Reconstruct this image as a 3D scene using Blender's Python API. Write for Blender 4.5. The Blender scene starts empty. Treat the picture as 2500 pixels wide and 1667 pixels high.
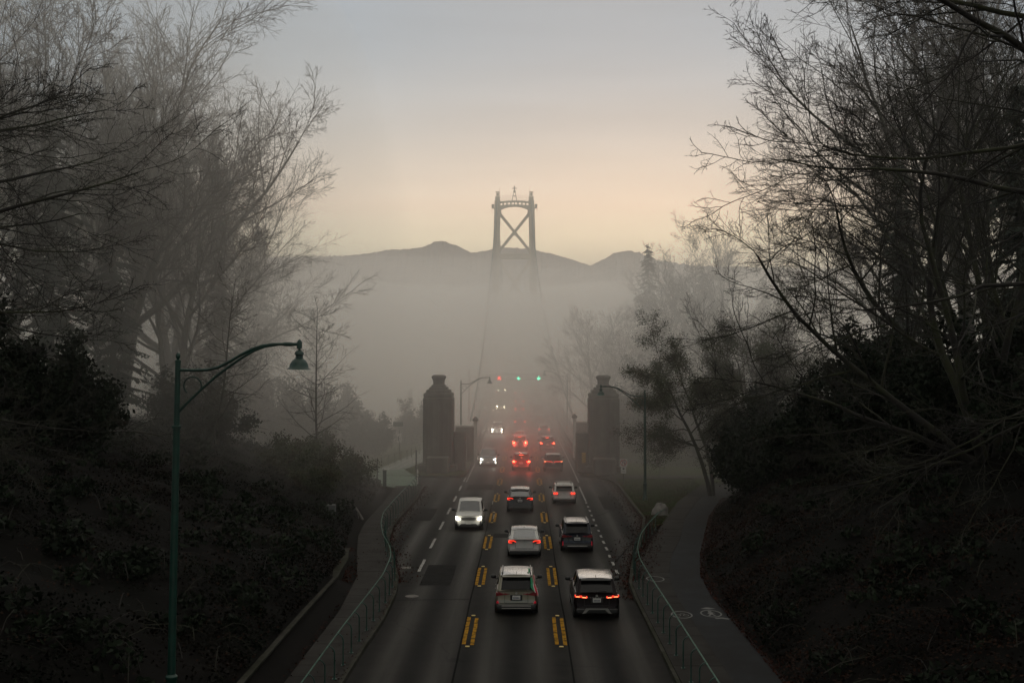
import bpy, math, random
import numpy as np
from mathutils import Vector, Matrix, noise

random.seed(7)
PI = math.pi
S = bpy.context.scene
COL = S.collection

# ------------------------------------------------------------------ camera
F_PX = 2765.0          # focal length in pixels of the 2500 px wide photograph
CAM_H = 10.9
cam_data = bpy.data.cameras.new("camera")
cam = bpy.data.objects.new("camera", cam_data)
COL.objects.link(cam)
cam_data.lens = 36.0 * F_PX / 2500.0
cam_data.sensor_width = 36.0
cam_data.clip_start = 0.1
cam_data.clip_end = 5000.0
cam.location = (0.0, 0.0, CAM_H)
cam.rotation_euler = (math.radians(90.0 + 1.046), 0.0, math.radians(0.58))
S.camera = cam

# ------------------------------------------------------------------ sky, sun, exposure
world = bpy.data.worlds.new("World")
S.world = world
world.use_nodes = True
wn, wl = world.node_tree.nodes, world.node_tree.links
wn.clear()
out = wn.new("ShaderNodeOutputWorld")
bg = wn.new("ShaderNodeBackground")
bg.inputs["Strength"].default_value = 1.0
wl.new(bg.outputs[0], out.inputs[0])
tc = wn.new("ShaderNodeTexCoord")
sep = wn.new("ShaderNodeSeparateXYZ")
wl.new(tc.outputs["Generated"], sep.inputs[0])
ramp = wn.new("ShaderNodeValToRGB")
cr = ramp.color_ramp
cr.interpolation = 'B_SPLINE'
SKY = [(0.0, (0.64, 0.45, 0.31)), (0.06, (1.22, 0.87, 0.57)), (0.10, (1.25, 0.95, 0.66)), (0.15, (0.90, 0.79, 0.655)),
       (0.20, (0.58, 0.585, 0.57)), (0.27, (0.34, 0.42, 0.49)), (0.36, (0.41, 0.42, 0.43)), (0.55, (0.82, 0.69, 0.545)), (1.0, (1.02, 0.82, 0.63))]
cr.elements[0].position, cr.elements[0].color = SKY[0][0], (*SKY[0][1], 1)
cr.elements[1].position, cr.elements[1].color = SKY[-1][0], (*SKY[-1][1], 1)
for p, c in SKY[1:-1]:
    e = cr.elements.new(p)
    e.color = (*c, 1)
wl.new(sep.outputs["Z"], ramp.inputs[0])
# thin stratus streaks
mp = wn.new("ShaderNodeMapping")
mp.inputs["Scale"].default_value = (1.6, 1.6, 16.0)
mp.inputs["Rotation"].default_value = (0.05, 0.12, 0.0)
wl.new(tc.outputs["Generated"], mp.inputs[0])
nz = wn.new("ShaderNodeTexNoise")
nz.inputs["Scale"].default_value = 1.6
nz.inputs["Detail"].default_value = 5.0
wl.new(mp.outputs[0], nz.inputs["Vector"])
mr = wn.new("ShaderNodeMapRange")
mr.inputs["From Min"].default_value = 0.35
mr.inputs["From Max"].default_value = 0.7
mr.inputs["To Min"].default_value = 0.95
mr.inputs["To Max"].default_value = 1.07
wl.new(nz.outputs["Fac"], mr.inputs["Value"])
# afterglow: the side of the set sun is brighter
dotn = wn.new("ShaderNodeVectorMath"); dotn.operation = 'DOT_PRODUCT'
dotn.inputs[1].default_value = (math.sin(math.radians(3)), math.cos(math.radians(3)), 0.06)
wl.new(tc.outputs["Generated"], dotn.inputs[0])
mg = wn.new("ShaderNodeMapRange")
mg.inputs["From Min"].default_value = 0.80
mg.inputs["From Max"].default_value = 1.0
mg.inputs["To Min"].default_value = 0.92
mg.inputs["To Max"].default_value = 1.0
mg.interpolation_type = 'SMOOTHSTEP'
wl.new(dotn.outputs["Value"], mg.inputs["Value"])
mul0 = wn.new("ShaderNodeMath"); mul0.operation = 'MULTIPLY'
wl.new(mr.outputs[0], mul0.inputs[0]); wl.new(mg.outputs[0], mul0.inputs[1])
mul = wn.new("ShaderNodeVectorMath"); mul.operation = 'SCALE'
wl.new(ramp.outputs[0], mul.inputs[0]); wl.new(mul0.outputs[0], mul.inputs["Scale"])
nish = wn.new("ShaderNodeTexSky")
nish.sky_type = 'NISHITA'
nish.sun_disc = False
SUN_EL, SUN_AZ = math.radians(3.0), math.radians(6.0)
nish.sun_elevation = SUN_EL
nish.sun_rotation = SUN_AZ
nish.air_density = 1.5
nish.dust_density = 4.0
ns = wn.new("ShaderNodeVectorMath"); ns.operation = 'SCALE'
ns.inputs["Scale"].default_value = 0.012
wl.new(nish.outputs[0], ns.inputs[0])
tm = wn.new("ShaderNodeMapRange"); tm.interpolation_type = 'SMOOTHSTEP'
tm.inputs["From Min"].default_value = 0.87; tm.inputs["From Max"].default_value = 0.985
wl.new(dotn.outputs["Value"], tm.inputs["Value"])
tmx = wn.new("ShaderNodeMix"); tmx.data_type = 'RGBA'
tmx.inputs["A"].default_value = (0.80, 0.93, 1.06, 1); tmx.inputs["B"].default_value = (1, 1, 1, 1)
wl.new(tm.outputs[0], tmx.inputs["Factor"])
tmul = wn.new("ShaderNodeVectorMath"); tmul.operation = 'MULTIPLY'
wl.new(mul.outputs[0], tmul.inputs[0]); wl.new(tmx.outputs["Result"], tmul.inputs[1])
mul = tmul
add = wn.new("ShaderNodeVectorMath"); add.operation = 'ADD'
wl.new(mul.outputs[0], add.inputs[0]); wl.new(ns.outputs[0], add.inputs[1])
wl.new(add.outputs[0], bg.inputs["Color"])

sun_data = bpy.data.lights.new("sun", 'SUN')
sun_data.energy = 0.10
sun_data.angle = math.radians(20)
sun_data.color = (1.0, 0.82, 0.62)
sun = bpy.data.objects.new("sun", sun_data)
COL.objects.link(sun)
sun.rotation_euler = Vector((-math.sin(SUN_AZ) * math.cos(SUN_EL), -math.cos(SUN_AZ) * math.cos(SUN_EL), -math.sin(SUN_EL) - 0.10)).to_track_quat('-Z', 'Y').to_euler()

S.view_settings.view_transform = 'Standard'
S.view_settings.look = 'None'
S.view_settings.gamma = 1.0
S.view_settings.use_curve_mapping = False
S.view_settings.exposure = 0.0
S.cycles.volume_bounces = 8
S.cycles.max_bounces = 10
S.cycles.diffuse_bounces = 2
S.cycles.glossy_bounces = 2
S.cycles.sample_clamp_indirect = 3.0
S.cycles.sample_clamp_direct = 0.0

# ------------------------------------------------------------------ geometry of the road
def road_x(y):                                   # centre line between the two yellow lines
    return -0.35 - (4.8e-5 * (y - 120.0) ** 2 if y > 120 else 0.0)
def road_z(y):
    if y < 150: return 0.0
    if y < 220: return (y - 150) ** 2 / 2400.0
    return 2.0417 + (y - 220) * 0.0583
def G(u, v, z=0.0):                              # calibration: pixel of the photograph -> point at height z
    y = F_PX * (CAM_H - z) / (v - 884.0)
    return ((u - 1278.0) * y / F_PX, y)
FLY = [0, 45, 54, 60, 64, 75, 90, 100, 112, 130, 160, 260]
FLX = [-8.9, -8.9, -8.95, -9.4, -10.0, -11.2, -11.6, -12.5, -18, -25, -32, -60]
FRY = [0, 50, 57, 64, 70, 79, 90, 105, 130, 160, 260]
FRX = [9.1, 8.95, 9.2, 10.2, 11.4, 13.2, 16.5, 22, 30, 36, 60]
def wall_h(y): return float(np.interp(y, [0, 46, 56, 63, 66], [0.85, 0.75, 0.6, 0.25, 0.0]))
def ground_z(x, y):
    fl, fr = np.interp(y, FLY, FLX), np.interp(y, FRY, FRX)
    hm = np.interp(y, [0, 78, 105, 125, 170], [1, 1, 0.7, 0.45, 0.3])
    z = -0.06
    if x < fl:
        d = fl - x
        z = wall_h(y) + 0.1 + 10.5 * (1 - math.exp(-d / 19.0)) * hm
    elif x > fr:
        d = x - fr
        z = 0.1 + 12.5 * (1 - math.exp(-d / 17.0)) * hm
    if (x < fl or x > fr):
        z += (0.55 * noise.noise(Vector((x * 0.25, y * 0.25, 1.3))) + 0.30 * noise.noise(Vector((x * 0.7, y * 0.7, 4.3)))) * min(1.0, max(fl - x, x - fr) / 3.0)
    # the headland ends: ground falls to the inlet
    if y > 165:
        edge = 185 + min(60.0, abs(x) * 0.8)
        if y > edge: z -= min(60.0, (y - edge) * 0.9)
        z = max(z, -52.0)
    if y > 165 and abs(x - road_x(y)) < 9: z = min(z, road_z(y) - 2.0)
    return float(z)

# ------------------------------------------------------------------ materials
MATS = {}
def mat(name, base, rough=0.6, metal=0.0, vary=0.25, scale=3.0, bump=0.0, bscale=40.0, spec=0.5, coat=0.0, emit=None, estr=0.0, col2=None, detail=6.0, patch=None):
    if name in MATS: return MATS[name]
    m = bpy.data.materials.new(name)
    m.use_nodes = True
    n, l = m.node_tree.nodes, m.node_tree.links
    b = n["Principled BSDF"]
    b.inputs["Roughness"].default_value = rough
    b.inputs["Metallic"].default_value = metal
    b.inputs["Specular IOR Level"].default_value = spec
    if coat: b.inputs["Coat Weight"].default_value = coat; b.inputs["Coat Roughness"].default_value = 0.06
    t = n.new("ShaderNodeTexCoord")
    nt = n.new("ShaderNodeTexNoise")
    nt.inputs["Scale"].default_value = scale
    nt.inputs["Detail"].default_value = detail
    l.new(t.outputs["Object"], nt.inputs["Vector"])
    r = n.new("ShaderNodeValToRGB")
    c2 = col2 if col2 else tuple(min(1, c * (1 + vary)) for c in base)
    c1 = base if col2 else tuple(c * (1 - vary) for c in base)
    r.color_ramp.elements[0].position = 0.36; r.color_ramp.elements[0].color = (*c1, 1)
    r.color_ramp.elements[1].position = 0.64; r.color_ramp.elements[1].color = (*c2, 1)
    l.new(nt.outputs["Fac"], r.inputs[0])
    src = r.outputs[0]
    if patch:                                    # large worn / stained areas
        pn = n.new("ShaderNodeTexNoise"); pn.inputs["Scale"].default_value = patch[0]; pn.inputs["Detail"].default_value = 8
        pm = n.new("ShaderNodeMapping"); pm.inputs["Scale"].default_value = patch[3] if len(patch) > 3 else (1, 1, 1)
        l.new(t.outputs["Object"], pm.inputs[0]); l.new(pm.outputs[0], pn.inputs["Vector"])
        pr = n.new("ShaderNodeMapRange"); pr.inputs["From Min"].default_value = 0.45; pr.inputs["From Max"].default_value = 0.62
        pr.inputs["To Max"].default_value = patch[2]
        l.new(pn.outputs["Fac"], pr.inputs["Value"])
        mx = n.new("ShaderNodeMix"); mx.data_type = 'RGBA'
        l.new(pr.outputs[0], mx.inputs["Factor"]); l.new(src, mx.inputs["A"]); mx.inputs["B"].default_value = (*patch[1], 1)
        src = mx.outputs["Result"]
    l.new(src, b.inputs["Base Color"])
    if bump:
        bn = n.new("ShaderNodeTexNoise"); bn.inputs["Scale"].default_value = bscale; bn.inputs["Detail"].default_value = 4
        l.new(t.outputs["Object"], bn.inputs["Vector"])
        bp = n.new("ShaderNodeBump"); bp.inputs["Strength"].default_value = bump; bp.inputs["Distance"].default_value = 0.02
        l.new(bn.outputs["Fac"], bp.inputs["Height"]); l.new(bp.outputs[0], b.inputs["Normal"])
    if emit:
        b.inputs["Emission Color"].default_value = (*emit, 1)
        b.inputs["Emission Strength"].default_value = estr
        try: m.cycles.emission_sampling = 'NONE'
        except Exception: pass
    MATS[name] = m
    return m

M_ASPHALT = mat("asphalt", (0.0120, 0.0112, 0.0100), 0.9, vary=0.25, scale=1.2, bump=0.5, bscale=60, patch=(0.5, (0.0084, 0.0084, 0.0084), 0.6, (1, 0.12, 1)), spec=0.06)
M_ASPHALT_PATH = mat("path_asphalt", (0.0144, 0.0154, 0.0172), 0.7, vary=0.2, scale=1.5, bump=0.4, bscale=60, patch=(0.35, (0.0093, 0.0088, 0.0081), 0.6), spec=0.08)
M_CONCRETE = mat("sidewalk_concrete", (0.0261, 0.0243, 0.0223), 0.8, vary=0.18, scale=1.2, bump=0.3, bscale=40, patch=(0.5, (0.0149, 0.0129, 0.0112), 0.6), spec=0.08)
M_KERB = mat("kerb_concrete", (0.0363, 0.0347, 0.0281), 0.85, vary=0.3, scale=3, patch=(0.6, (0.0149, 0.0165, 0.0083), 0.8), spec=0.08)
M_WALL = mat("wall_concrete", (0.0189, 0.0176, 0.0151), 0.9, vary=0.35, scale=2, bump=0.5, bscale=12, patch=(1.0, (0.0076, 0.0092, 0.0050), 0.8), spec=0.08)
M_STONE = mat("pylon_granite", (0.105, 0.098, 0.085), 0.9, vary=0.2, scale=1.5, bump=0.5, bscale=6, patch=(0.6, (0.045, 0.04, 0.034), 0.8, (1.5, 1.5, .3)), spec=0.1)
M_PALE_STONE = mat("pale_stone", (0.42, 0.40, 0.36), 0.8, vary=0.15)
M_YELLOW = mat("yellow_paint", (0.3145, 0.1615, 0.0153), 0.9, vary=0.15, scale=14, patch=(3.0, (0.06, 0.036, 0.010), 0.85), spec=0.05)
M_WHITE_PAINT = mat("white_paint", (0.2520, 0.2460, 0.2280), 0.6, vary=0.12, scale=14, patch=(5.0, (0.0720, 0.0660, 0.0600), 0.85))
M_SEAL = mat("tar_seal", (0.006, 0.006, 0.006), 0.95, vary=0.2, spec=0.05)
M_REFL = mat("reflector", (0.6, 0.42, 0.12), 0.4, vary=0.1)
M_GREEN = mat("green_lamp_paint", (0.0042, 0.0357, 0.0244), 0.45, vary=0.15, scale=5, patch=(3, (0.0025, 0.0210, 0.0151), 0.6))
M_RAIL = mat("green_rail_paint", (0.0084, 0.0450, 0.0330), 0.42, vary=0.3, scale=4)
M_RAIL_TOP = mat("pale_rail_top", (0.045, 0.105, 0.078), 0.5, vary=0.3, scale=4, spec=0.15)  # top rail in a paler green than the posts
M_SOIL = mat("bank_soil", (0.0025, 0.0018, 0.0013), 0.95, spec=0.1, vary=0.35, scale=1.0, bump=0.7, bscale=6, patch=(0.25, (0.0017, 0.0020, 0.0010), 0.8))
M_GRASS = mat("grass_green", (0.026, 0.042, 0.009), 0.9, spec=0.05, vary=0.3, scale=1.5, patch=(0.5, (0.035, 0.022, 0.012), 0.7))
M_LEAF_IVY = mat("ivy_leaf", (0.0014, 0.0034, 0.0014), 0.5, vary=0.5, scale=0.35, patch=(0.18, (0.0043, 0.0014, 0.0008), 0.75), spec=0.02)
M_LEAF_LITTER = mat("fallen_leaves", (0.034, 0.011, 0.007), 0.85, vary=0.5, scale=2.0, patch=(1.5, (0.016, 0.008, 0.005), 0.7), spec=0.1)
M_BARK = mat("bark_grey", (0.040, 0.036, 0.030), 0.9, vary=0.3, scale=2.0, bump=0.5, bscale=10, patch=(0.4, (0.030, 0.040, 0.016), 0.6))
M_BARK_MOSS = mat("bark_mossy", (0.0120, 0.0096, 0.0072), 0.95, vary=0.3, scale=1.5, patch=(0.8, (0.0240, 0.0276, 0.0072), 0.85))
M_TWIG = mat("twig", (0.036, 0.029, 0.022), 0.9, vary=0.3, scale=1.0)
M_TWIG_MOSS = mat("twig_mossy", (0.0120, 0.0090, 0.0066), 0.9, vary=0.3, scale=1.0, patch=(0.5, (0.0252, 0.0276, 0.0078), 0.55))
M_NEEDLE = mat("conifer_needles", (0.010, 0.018, 0.010), 0.85, vary=0.4, scale=0.8)
M_LEAF_OLIVE = mat("olive_leaf", (0.036, 0.046, 0.016), 0.6, vary=0.35, scale=0.9, patch=(0.6, (0.042, 0.023, 0.013), 0.8), spec=0.2)
M_LEAF_DARK = mat("dark_leaf", (0.010, 0.015, 0.008), 0.7, vary=0.4, scale=0.8, spec=0.08)
M_STEEL = mat("bridge_paint", (0.44, 0.38, 0.29), 0.6, vary=0.12, scale=0.3)
M_STEEL_DK = mat("bridge_deck_steel", (0.06, 0.07, 0.06), 0.6, vary=0.2, scale=0.5)
M_WATER = mat("inlet_water", (0.02, 0.03, 0.035), 0.15, vary=0.1)
M_HILL = mat("forest_hill", (0.075, 0.040, 0.022), 0.95, vary=0.3, scale=0.03)
M_ROCK = mat("boulder_rock", (0.12, 0.11, 0.10), 0.9, vary=0.3, scale=3, bump=0.5, bscale=8)
M_TYRE = mat("tyre_rubber", (0.012, 0.012, 0.012), 0.85, vary=0.2)
M_RIM = mat("alloy_rim", (0.25, 0.25, 0.25), 0.35, metal=0.8, vary=0.1)
M_TRIM = mat("black_trim", (0.012, 0.012, 0.012), 0.5, vary=0.1)
M_CHROME = mat("satin_metal", (0.35, 0.34, 0.32), 0.35, metal=0.7, vary=0.1)
M_GLASS = mat("car_glass", (0.004, 0.004, 0.005), 0.12, vary=0.1, spec=0.22)
M_PLATE = mat("number_plate", (0.50, 0.49, 0.46), 0.5, vary=0.1)
M_PLATE_INK = mat("plate_ink", (0.06, 0.07, 0.12), 0.6)
M_TAIL_OFF = mat("tail_lamp_unlit", (0.16, 0.012, 0.016), 0.25, vary=0.1, coat=0.5)
M_REFLEX = mat("bumper_reflector_glow", (0.45, 0.010, 0.03), 0.3, vary=0.1, emit=(0.9, 0.02, 0.05), estr=0.12)  # no lamp: faint red emission stands in for light the reflector returns
M_TAIL_ON = mat("tail_lamp_lit", (0.5, 0.02, 0.02), 0.3, emit=(1.0, 0.045, 0.02), estr=2.2)
M_TAIL_HOT = mat("tail_lamp_core", (0.5, 0.1, 0.05), 0.3, emit=(1.0, 0.22, 0.08), estr=4.0)
M_BRAKE = mat("brake_lamp_lit", (0.5, 0.03, 0.02), 0.3, emit=(1.0, 0.08, 0.03), estr=9.0)
M_HEAD = mat("head_lamp_lit", (0.9, 0.9, 0.85), 0.2, emit=(1.0, 0.95, 0.80), estr=14.0)
M_HEAD_FAR = mat("far_head_lamp_lit", (0.9, 0.9, 0.85), 0.2, emit=(1.0, 0.90, 0.62), estr=22.0)
M_SIG_G = mat("signal_green", (0.05, 0.5, 0.3), 0.3, emit=(0.08, 1.0, 0.55), estr=9.5)
M_SIG_R = mat("signal_red", (0.5, 0.05, 0.03), 0.3, emit=(1.0, 0.06, 0.03), estr=9.5)
M_SIGN_W = mat("sign_white", (0.55, 0.53, 0.50), 0.5, vary=0.08)
M_SIGN_Y = mat("sign_yellow", (0.62, 0.38, 0.03), 0.5, vary=0.08)
M_BLACK = mat("sign_black", (0.015, 0.015, 0.015), 0.6)
M_SIGN_R = mat("sign_red", (0.42, 0.04, 0.03), 0.5)
M_FLAG_G = mat("flag_green", (0.012, 0.22, 0.095), 0.8, vary=0.25, scale=8)
M_FLAG_W = mat("flag_white", (0.5, 0.48, 0.45), 0.8, vary=0.1)
M_FLAG_R = mat("flag_red", (0.42, 0.012, 0.035), 0.8, vary=0.25, scale=8)
M_GREY_BOX = mat("cabinet_grey", (0.075, 0.078, 0.075), 0.7, vary=0.15)

def road_wear(m):
    n, l = m.node_tree.nodes, m.node_tree.links
    b = n["Principled BSDF"]; src = b.inputs["Base Color"].links[0].from_socket
    t = n.new("ShaderNodeTexCoord"); sp = n.new("ShaderNodeSeparateXYZ"); l.new(t.outputs["Object"], sp.inputs[0])
    def math_(op, a, bb=None, v=None):
        q = n.new("ShaderNodeMath"); q.operation = op
        l.new(a, q.inputs[0])
        if bb is not None: l.new(bb, q.inputs[1])
        elif v is not None: q.inputs[1].default_value = v
        return q.outputs[0]
    # wheel paths: two per 3.6 m lane -> period 1.8 m, peaks 0.9 m off the lane centre
    x = math_('MULTIPLY', math_('ADD', sp.outputs["X"], v=0.35), v=2 * PI / 1.8)
    c = math_('MULTIPLY', math_('COSINE', x), v=-0.5); c = math_('ADD', c, v=0.5)
    st = n.new("ShaderNodeTexNoise"); mp_ = n.new("ShaderNodeMapping"); mp_.inputs["Scale"].default_value = (1.6, .05, 1); l.new(t.outputs["Object"], mp_.inputs[0]); l.new(mp_.outputs[0], st.inputs["Vector"]); st.inputs["Scale"].default_value = 1.0; st.inputs["Detail"].default_value = 6
    k = math_('MULTIPLY', c, st.outputs["Fac"])
    mx = n.new("ShaderNodeMix"); mx.data_type = 'RGBA'; l.new(k, mx.inputs["Factor"]); l.new(src, mx.inputs["A"]); mx.inputs["B"].default_value = (0.030, 0.027, 0.022, 1)
    # oil drip between the wheels
    o = math_('ADD', math_('MULTIPLY', math_('COSINE', math_('MULTIPLY', math_('ADD', sp.outputs["X"], v=0.35), v=2 * PI / 3.6)), v=0.5), v=0.5)
    o = math_('POWER', o, v=5.0); o = math_('MULTIPLY', o, v=0.55)
    m2 = n.new("ShaderNodeMix"); m2.data_type = 'RGBA'; l.new(o, m2.inputs["Factor"]); l.new(mx.outputs["Result"], m2.inputs["A"]); m2.inputs["B"].default_value = (0.006, 0.006, 0.006, 1)
    # cracks
    wv = n.new("ShaderNodeTexNoise"); wv.inputs["Scale"].default_value = .9; l.new(t.outputs["Object"], wv.inputs["Vector"])
    ad = n.new("ShaderNodeMix"); ad.data_type = 'RGBA'; ad.inputs["Factor"].default_value = .35; l.new(t.outputs["Object"], ad.inputs["A"]); l.new(wv.outputs["Color"], ad.inputs["B"])
    vo = n.new("ShaderNodeTexVoronoi"); vo.feature = 'DISTANCE_TO_EDGE'; vo.inputs["Scale"].default_value = .32; l.new(ad.outputs["Result"], vo.inputs["Vector"])
    lt = math_('LESS_THAN', vo.outputs["Distance"], v=0.006)
    pn = n.new("ShaderNodeTexNoise"); pn.inputs["Scale"].default_value = .08; l.new(t.outputs["Object"], pn.inputs["Vector"])
    lt = math_('MULTIPLY', lt, math_('GREATER_THAN', pn.outputs["Fac"], v=0.5)); lt = math_('MULTIPLY', lt, v=0.7)
    m3 = n.new("ShaderNodeMix"); m3.data_type = 'RGBA'; l.new(lt, m3.inputs["Factor"]); l.new(m2.outputs["Result"], m3.inputs["A"]); m3.inputs["B"].default_value = (0.003, 0.003, 0.003, 1)
    l.new(m3.outputs["Result"], b.inputs["Base Color"])
    r = math_('SUBTRACT', k, v=0.0); r = math_('MULTIPLY', r, v=-0.45); r = math_('ADD', r, v=0.85); l.new(r, b.inputs["Roughness"])
    b.inputs["Specular IOR Level"].default_value = 0.12
road_wear(M_ASPHALT)
def paint(name, c, metal=0.3, rough=0.32):
    return mat("paint_" + name, c, rough, metal=metal, vary=0.05, coat=0.22, spec=0.3)

# ------------------------------------------------------------------ mesh helpers
class MB:
    def __init__(s): s.v, s.f = [], []
    def add(s, v, f):
        o = len(s.v); s.v += [tuple(p) for p in v]; s.f += [tuple(i + o for i in q) for q in f]; return s
    def box(s, c, d, rz=0.0, ry=0.0, rx=0.0, bev=0.0):
        x, y, z = d[0] / 2, d[1] / 2, d[2] / 2
        R = Matrix.Rotation(rz, 3, 'Z') @ Matrix.Rotation(ry, 3, 'Y') @ Matrix.Rotation(rx, 3, 'X')
        if bev <= 0:
            P = [(-x, -y, -z), (x, -y, -z), (x, y, -z), (-x, y, -z), (-x, -y, z), (x, -y, z), (x, y, z), (-x, y, z)]
            F = [(0, 3, 2, 1), (4, 5, 6, 7), (0, 1, 5, 4), (1, 2, 6, 5), (2, 3, 7, 6), (3, 0, 4, 7)]
        else:
            b = min(bev, x * 0.9, y * 0.9, z * 0.9)
            def ring(k, zz): return [(-x + k, -y + b, zz), (-x + b, -y + k, zz), (x - b, -y + k, zz), (x - k, -y + b, zz), (x - k, y - b, zz), (x - b, y - k, zz), (-x + b, y - k, zz), (-x + k, y - b, zz)]
            P = ring(b, -z) + ring(0, -z + b) + ring(0, z - b) + ring(b, z)
            F = [tuple(reversed(range(8))), tuple(range(24, 32))]
            for r in range(3):
                for i in range(8):
                    j = (i + 1) % 8
                    F.append((r * 8 + i, r * 8 + j, r * 8 + 8 + j, r * 8 + 8 + i))
        cc = Vector(c)
        return s.add([R @ Vector(p) + cc for p in P], F)
    def tube(s, pts, rad, n=8, caps=True):
        pts = [Vector(p) for p in pts]
        if not hasattr(rad, '__len__'): rad = [rad] * len(pts)
        V, F = [], []
        u = None
        for i, p in enumerate(pts):
            d = (pts[min(i + 1, len(pts) - 1)] - pts[max(i - 1, 0)]).normalized()
            if u is None:
                u = d.orthogonal().normalized()
            u = (u - d * u.dot(d)).normalized()
            w = d.cross(u)
            for k in range(n):
                a = 2 * PI * k / n
                V.append(p + (u * math.cos(a) + w * math.sin(a)) * rad[i])
        for i in range(len(pts) - 1):
            for k in range(n):
                F.append((i * n + k, i * n + (k + 1) % n, (i + 1) * n + (k + 1) % n, (i + 1) * n + k))
        if caps:
            F.append(tuple(reversed(range(n)))); F.append(tuple(range((len(pts) - 1) * n, len(pts) * n)))
        return s.add(V, F)
    def lathe(s, prof, c=(0, 0, 0), n=16):
        V, F = [], []
        for r, z in prof:
            for k in range(n):
                a = 2 * PI * k / n
                V.append((c[0] + r * math.cos(a), c[1] + r * math.sin(a), c[2] + z))
        for i in range(len(prof) - 1):
            for k in range(n):
                F.append((i * n + k, i * n + (k + 1) % n, (i + 1) * n + (k + 1) % n, (i + 1) * n + k))
        F.append(tuple(reversed(range(n)))); F.append(tuple(range((len(prof) - 1) * n, len(prof) * n)))
        return s.add(V, F)
    def prism_y(s, poly, y0, y1):                # outline in x-z, thickness along y
        n = len(poly)
        V = [(x, y0, z) for x, z in poly] + [(x, y1, z) for x, z in poly]
        F = [tuple(range(n)), tuple(reversed(range(n, 2 * n)))]
        for i in range(n):
            j = (i + 1) % n
            F.append((i, i + n, j + n, j))
        return s.add(V, F)
    def prism_z(s, poly, z0, z1):
        n = len(poly)
        V = [(x, y, z0) for x, y in poly] + [(x, y, z1) for x, y in poly]
        F = [tuple(reversed(range(n))), tuple(range(n, 2 * n))]
        for i in range(n):
            j = (i + 1) % n
            F.append((i, j, j + n, i + n))
        return s.add(V, F)
    def cyl_x(s, c, r, w, n=20):
        V = [(c[0] + sx * w / 2, c[1] + r * math.cos(2 * PI * k / n), c[2] + r * math.sin(2 * PI * k / n)) for sx in (-1, 1) for k in range(n)]
        F = [tuple(reversed(range(n))), tuple(range(n, 2 * n))] + [(k, (k + 1) % n, n + (k + 1) % n, n + k) for k in range(n)]
        return s.add(V, F)

def mesh_obj(name, v, f, m, parent=None, smooth=None, loc=None):
    me = bpy.data.meshes.new(name)
    me.from_pydata(v, [], f)
    me.update()
    me.materials.append(m)
    if smooth is not None:
        me.shade_smooth()
        me.set_sharp_from_angle(angle=math.radians(smooth))
    o = bpy.data.objects.new(name, me)
    COL.objects.link(o)
    if parent: o.parent = parent
    if loc: o.location = loc
    return o
def obj(name, mb, m, parent=None, smooth=None): return mesh_obj(name, mb.v, mb.f, m, parent, smooth)
def np_obj(name, V, F, m, parent=None, smooth=False):     # fast path; F is (n,3) or (n,4)
    me = bpy.data.meshes.new(name)
    V = np.asarray(V, dtype=np.float32); F = np.asarray(F, dtype=np.int32)
    k = F.shape[1]
    me.vertices.add(len(V)); me.vertices.foreach_set("co", V.ravel())
    me.loops.add(F.size); me.loops.foreach_set("vertex_index", F.ravel())
    me.polygons.add(len(F)); me.polygons.foreach_set("loop_start", np.arange(0, F.size, k, dtype=np.int32))
    me.polygons.foreach_set("loop_total", np.full(len(F), k, dtype=np.int32))
    if smooth: me.polygons.foreach_set("use_smooth", np.ones(len(F), dtype=bool))
    me.update(); me.validate()
    me.materials.append(m)
    o = bpy.data.objects.new(name, me)
    COL.objects.link(o)
    if parent: o.parent = parent
    return o
def empty(name, loc=(0, 0, 0), rz=0.0):
    o = bpy.data.objects.new(name, None)
    o.empty_display_size = 0.3
    COL.objects.link(o)
    o.location = loc; o.rotation_euler = (0, 0, rz)
    return o
def tag(o, label=None, cat=None, group=None, kind=None):
    if label: o["label"] = label
    if cat: o["category"] = cat
    if group: o["group"] = group
    if kind: o["kind"] = kind
    return o
def copy_tree(o, parent=None):
    c = o.copy(); COL.objects.link(c); c.parent = parent
    for ch in o.children: copy_tree(ch, c)
    return c

# ------------------------------------------------------------------ ground, road, paths
def axis(parts):
    a = []
    for lo, hi, st in parts: a += list(np.arange(lo, hi, st))
    return np.array(a + [parts[-1][1]])
gx = axis([(-720, -120, 60), (-120, -48, 6), (-48, 48, 1.0), (48, 120, 6), (120, 720, 60)])
gy = axis([(-28, 20, 6), (20, 130, 1.25), (130, 300, 5), (300, 980, 40)])
V = [(x, y, ground_z(x, y)) for y in gy for x in gx]
nx = len(gx)
Fg = [(j * nx + i, j * nx + i + 1, (j + 1) * nx + i + 1, (j + 1) * nx + i) for j in range(len(gy) - 1) for i in range(nx - 1)]
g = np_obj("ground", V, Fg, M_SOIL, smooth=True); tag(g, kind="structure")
w = MB().box((0, 620, -49.5), (1438, 700, 0.6)); tag(obj("water", w, M_WATER), kind="structure")

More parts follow.
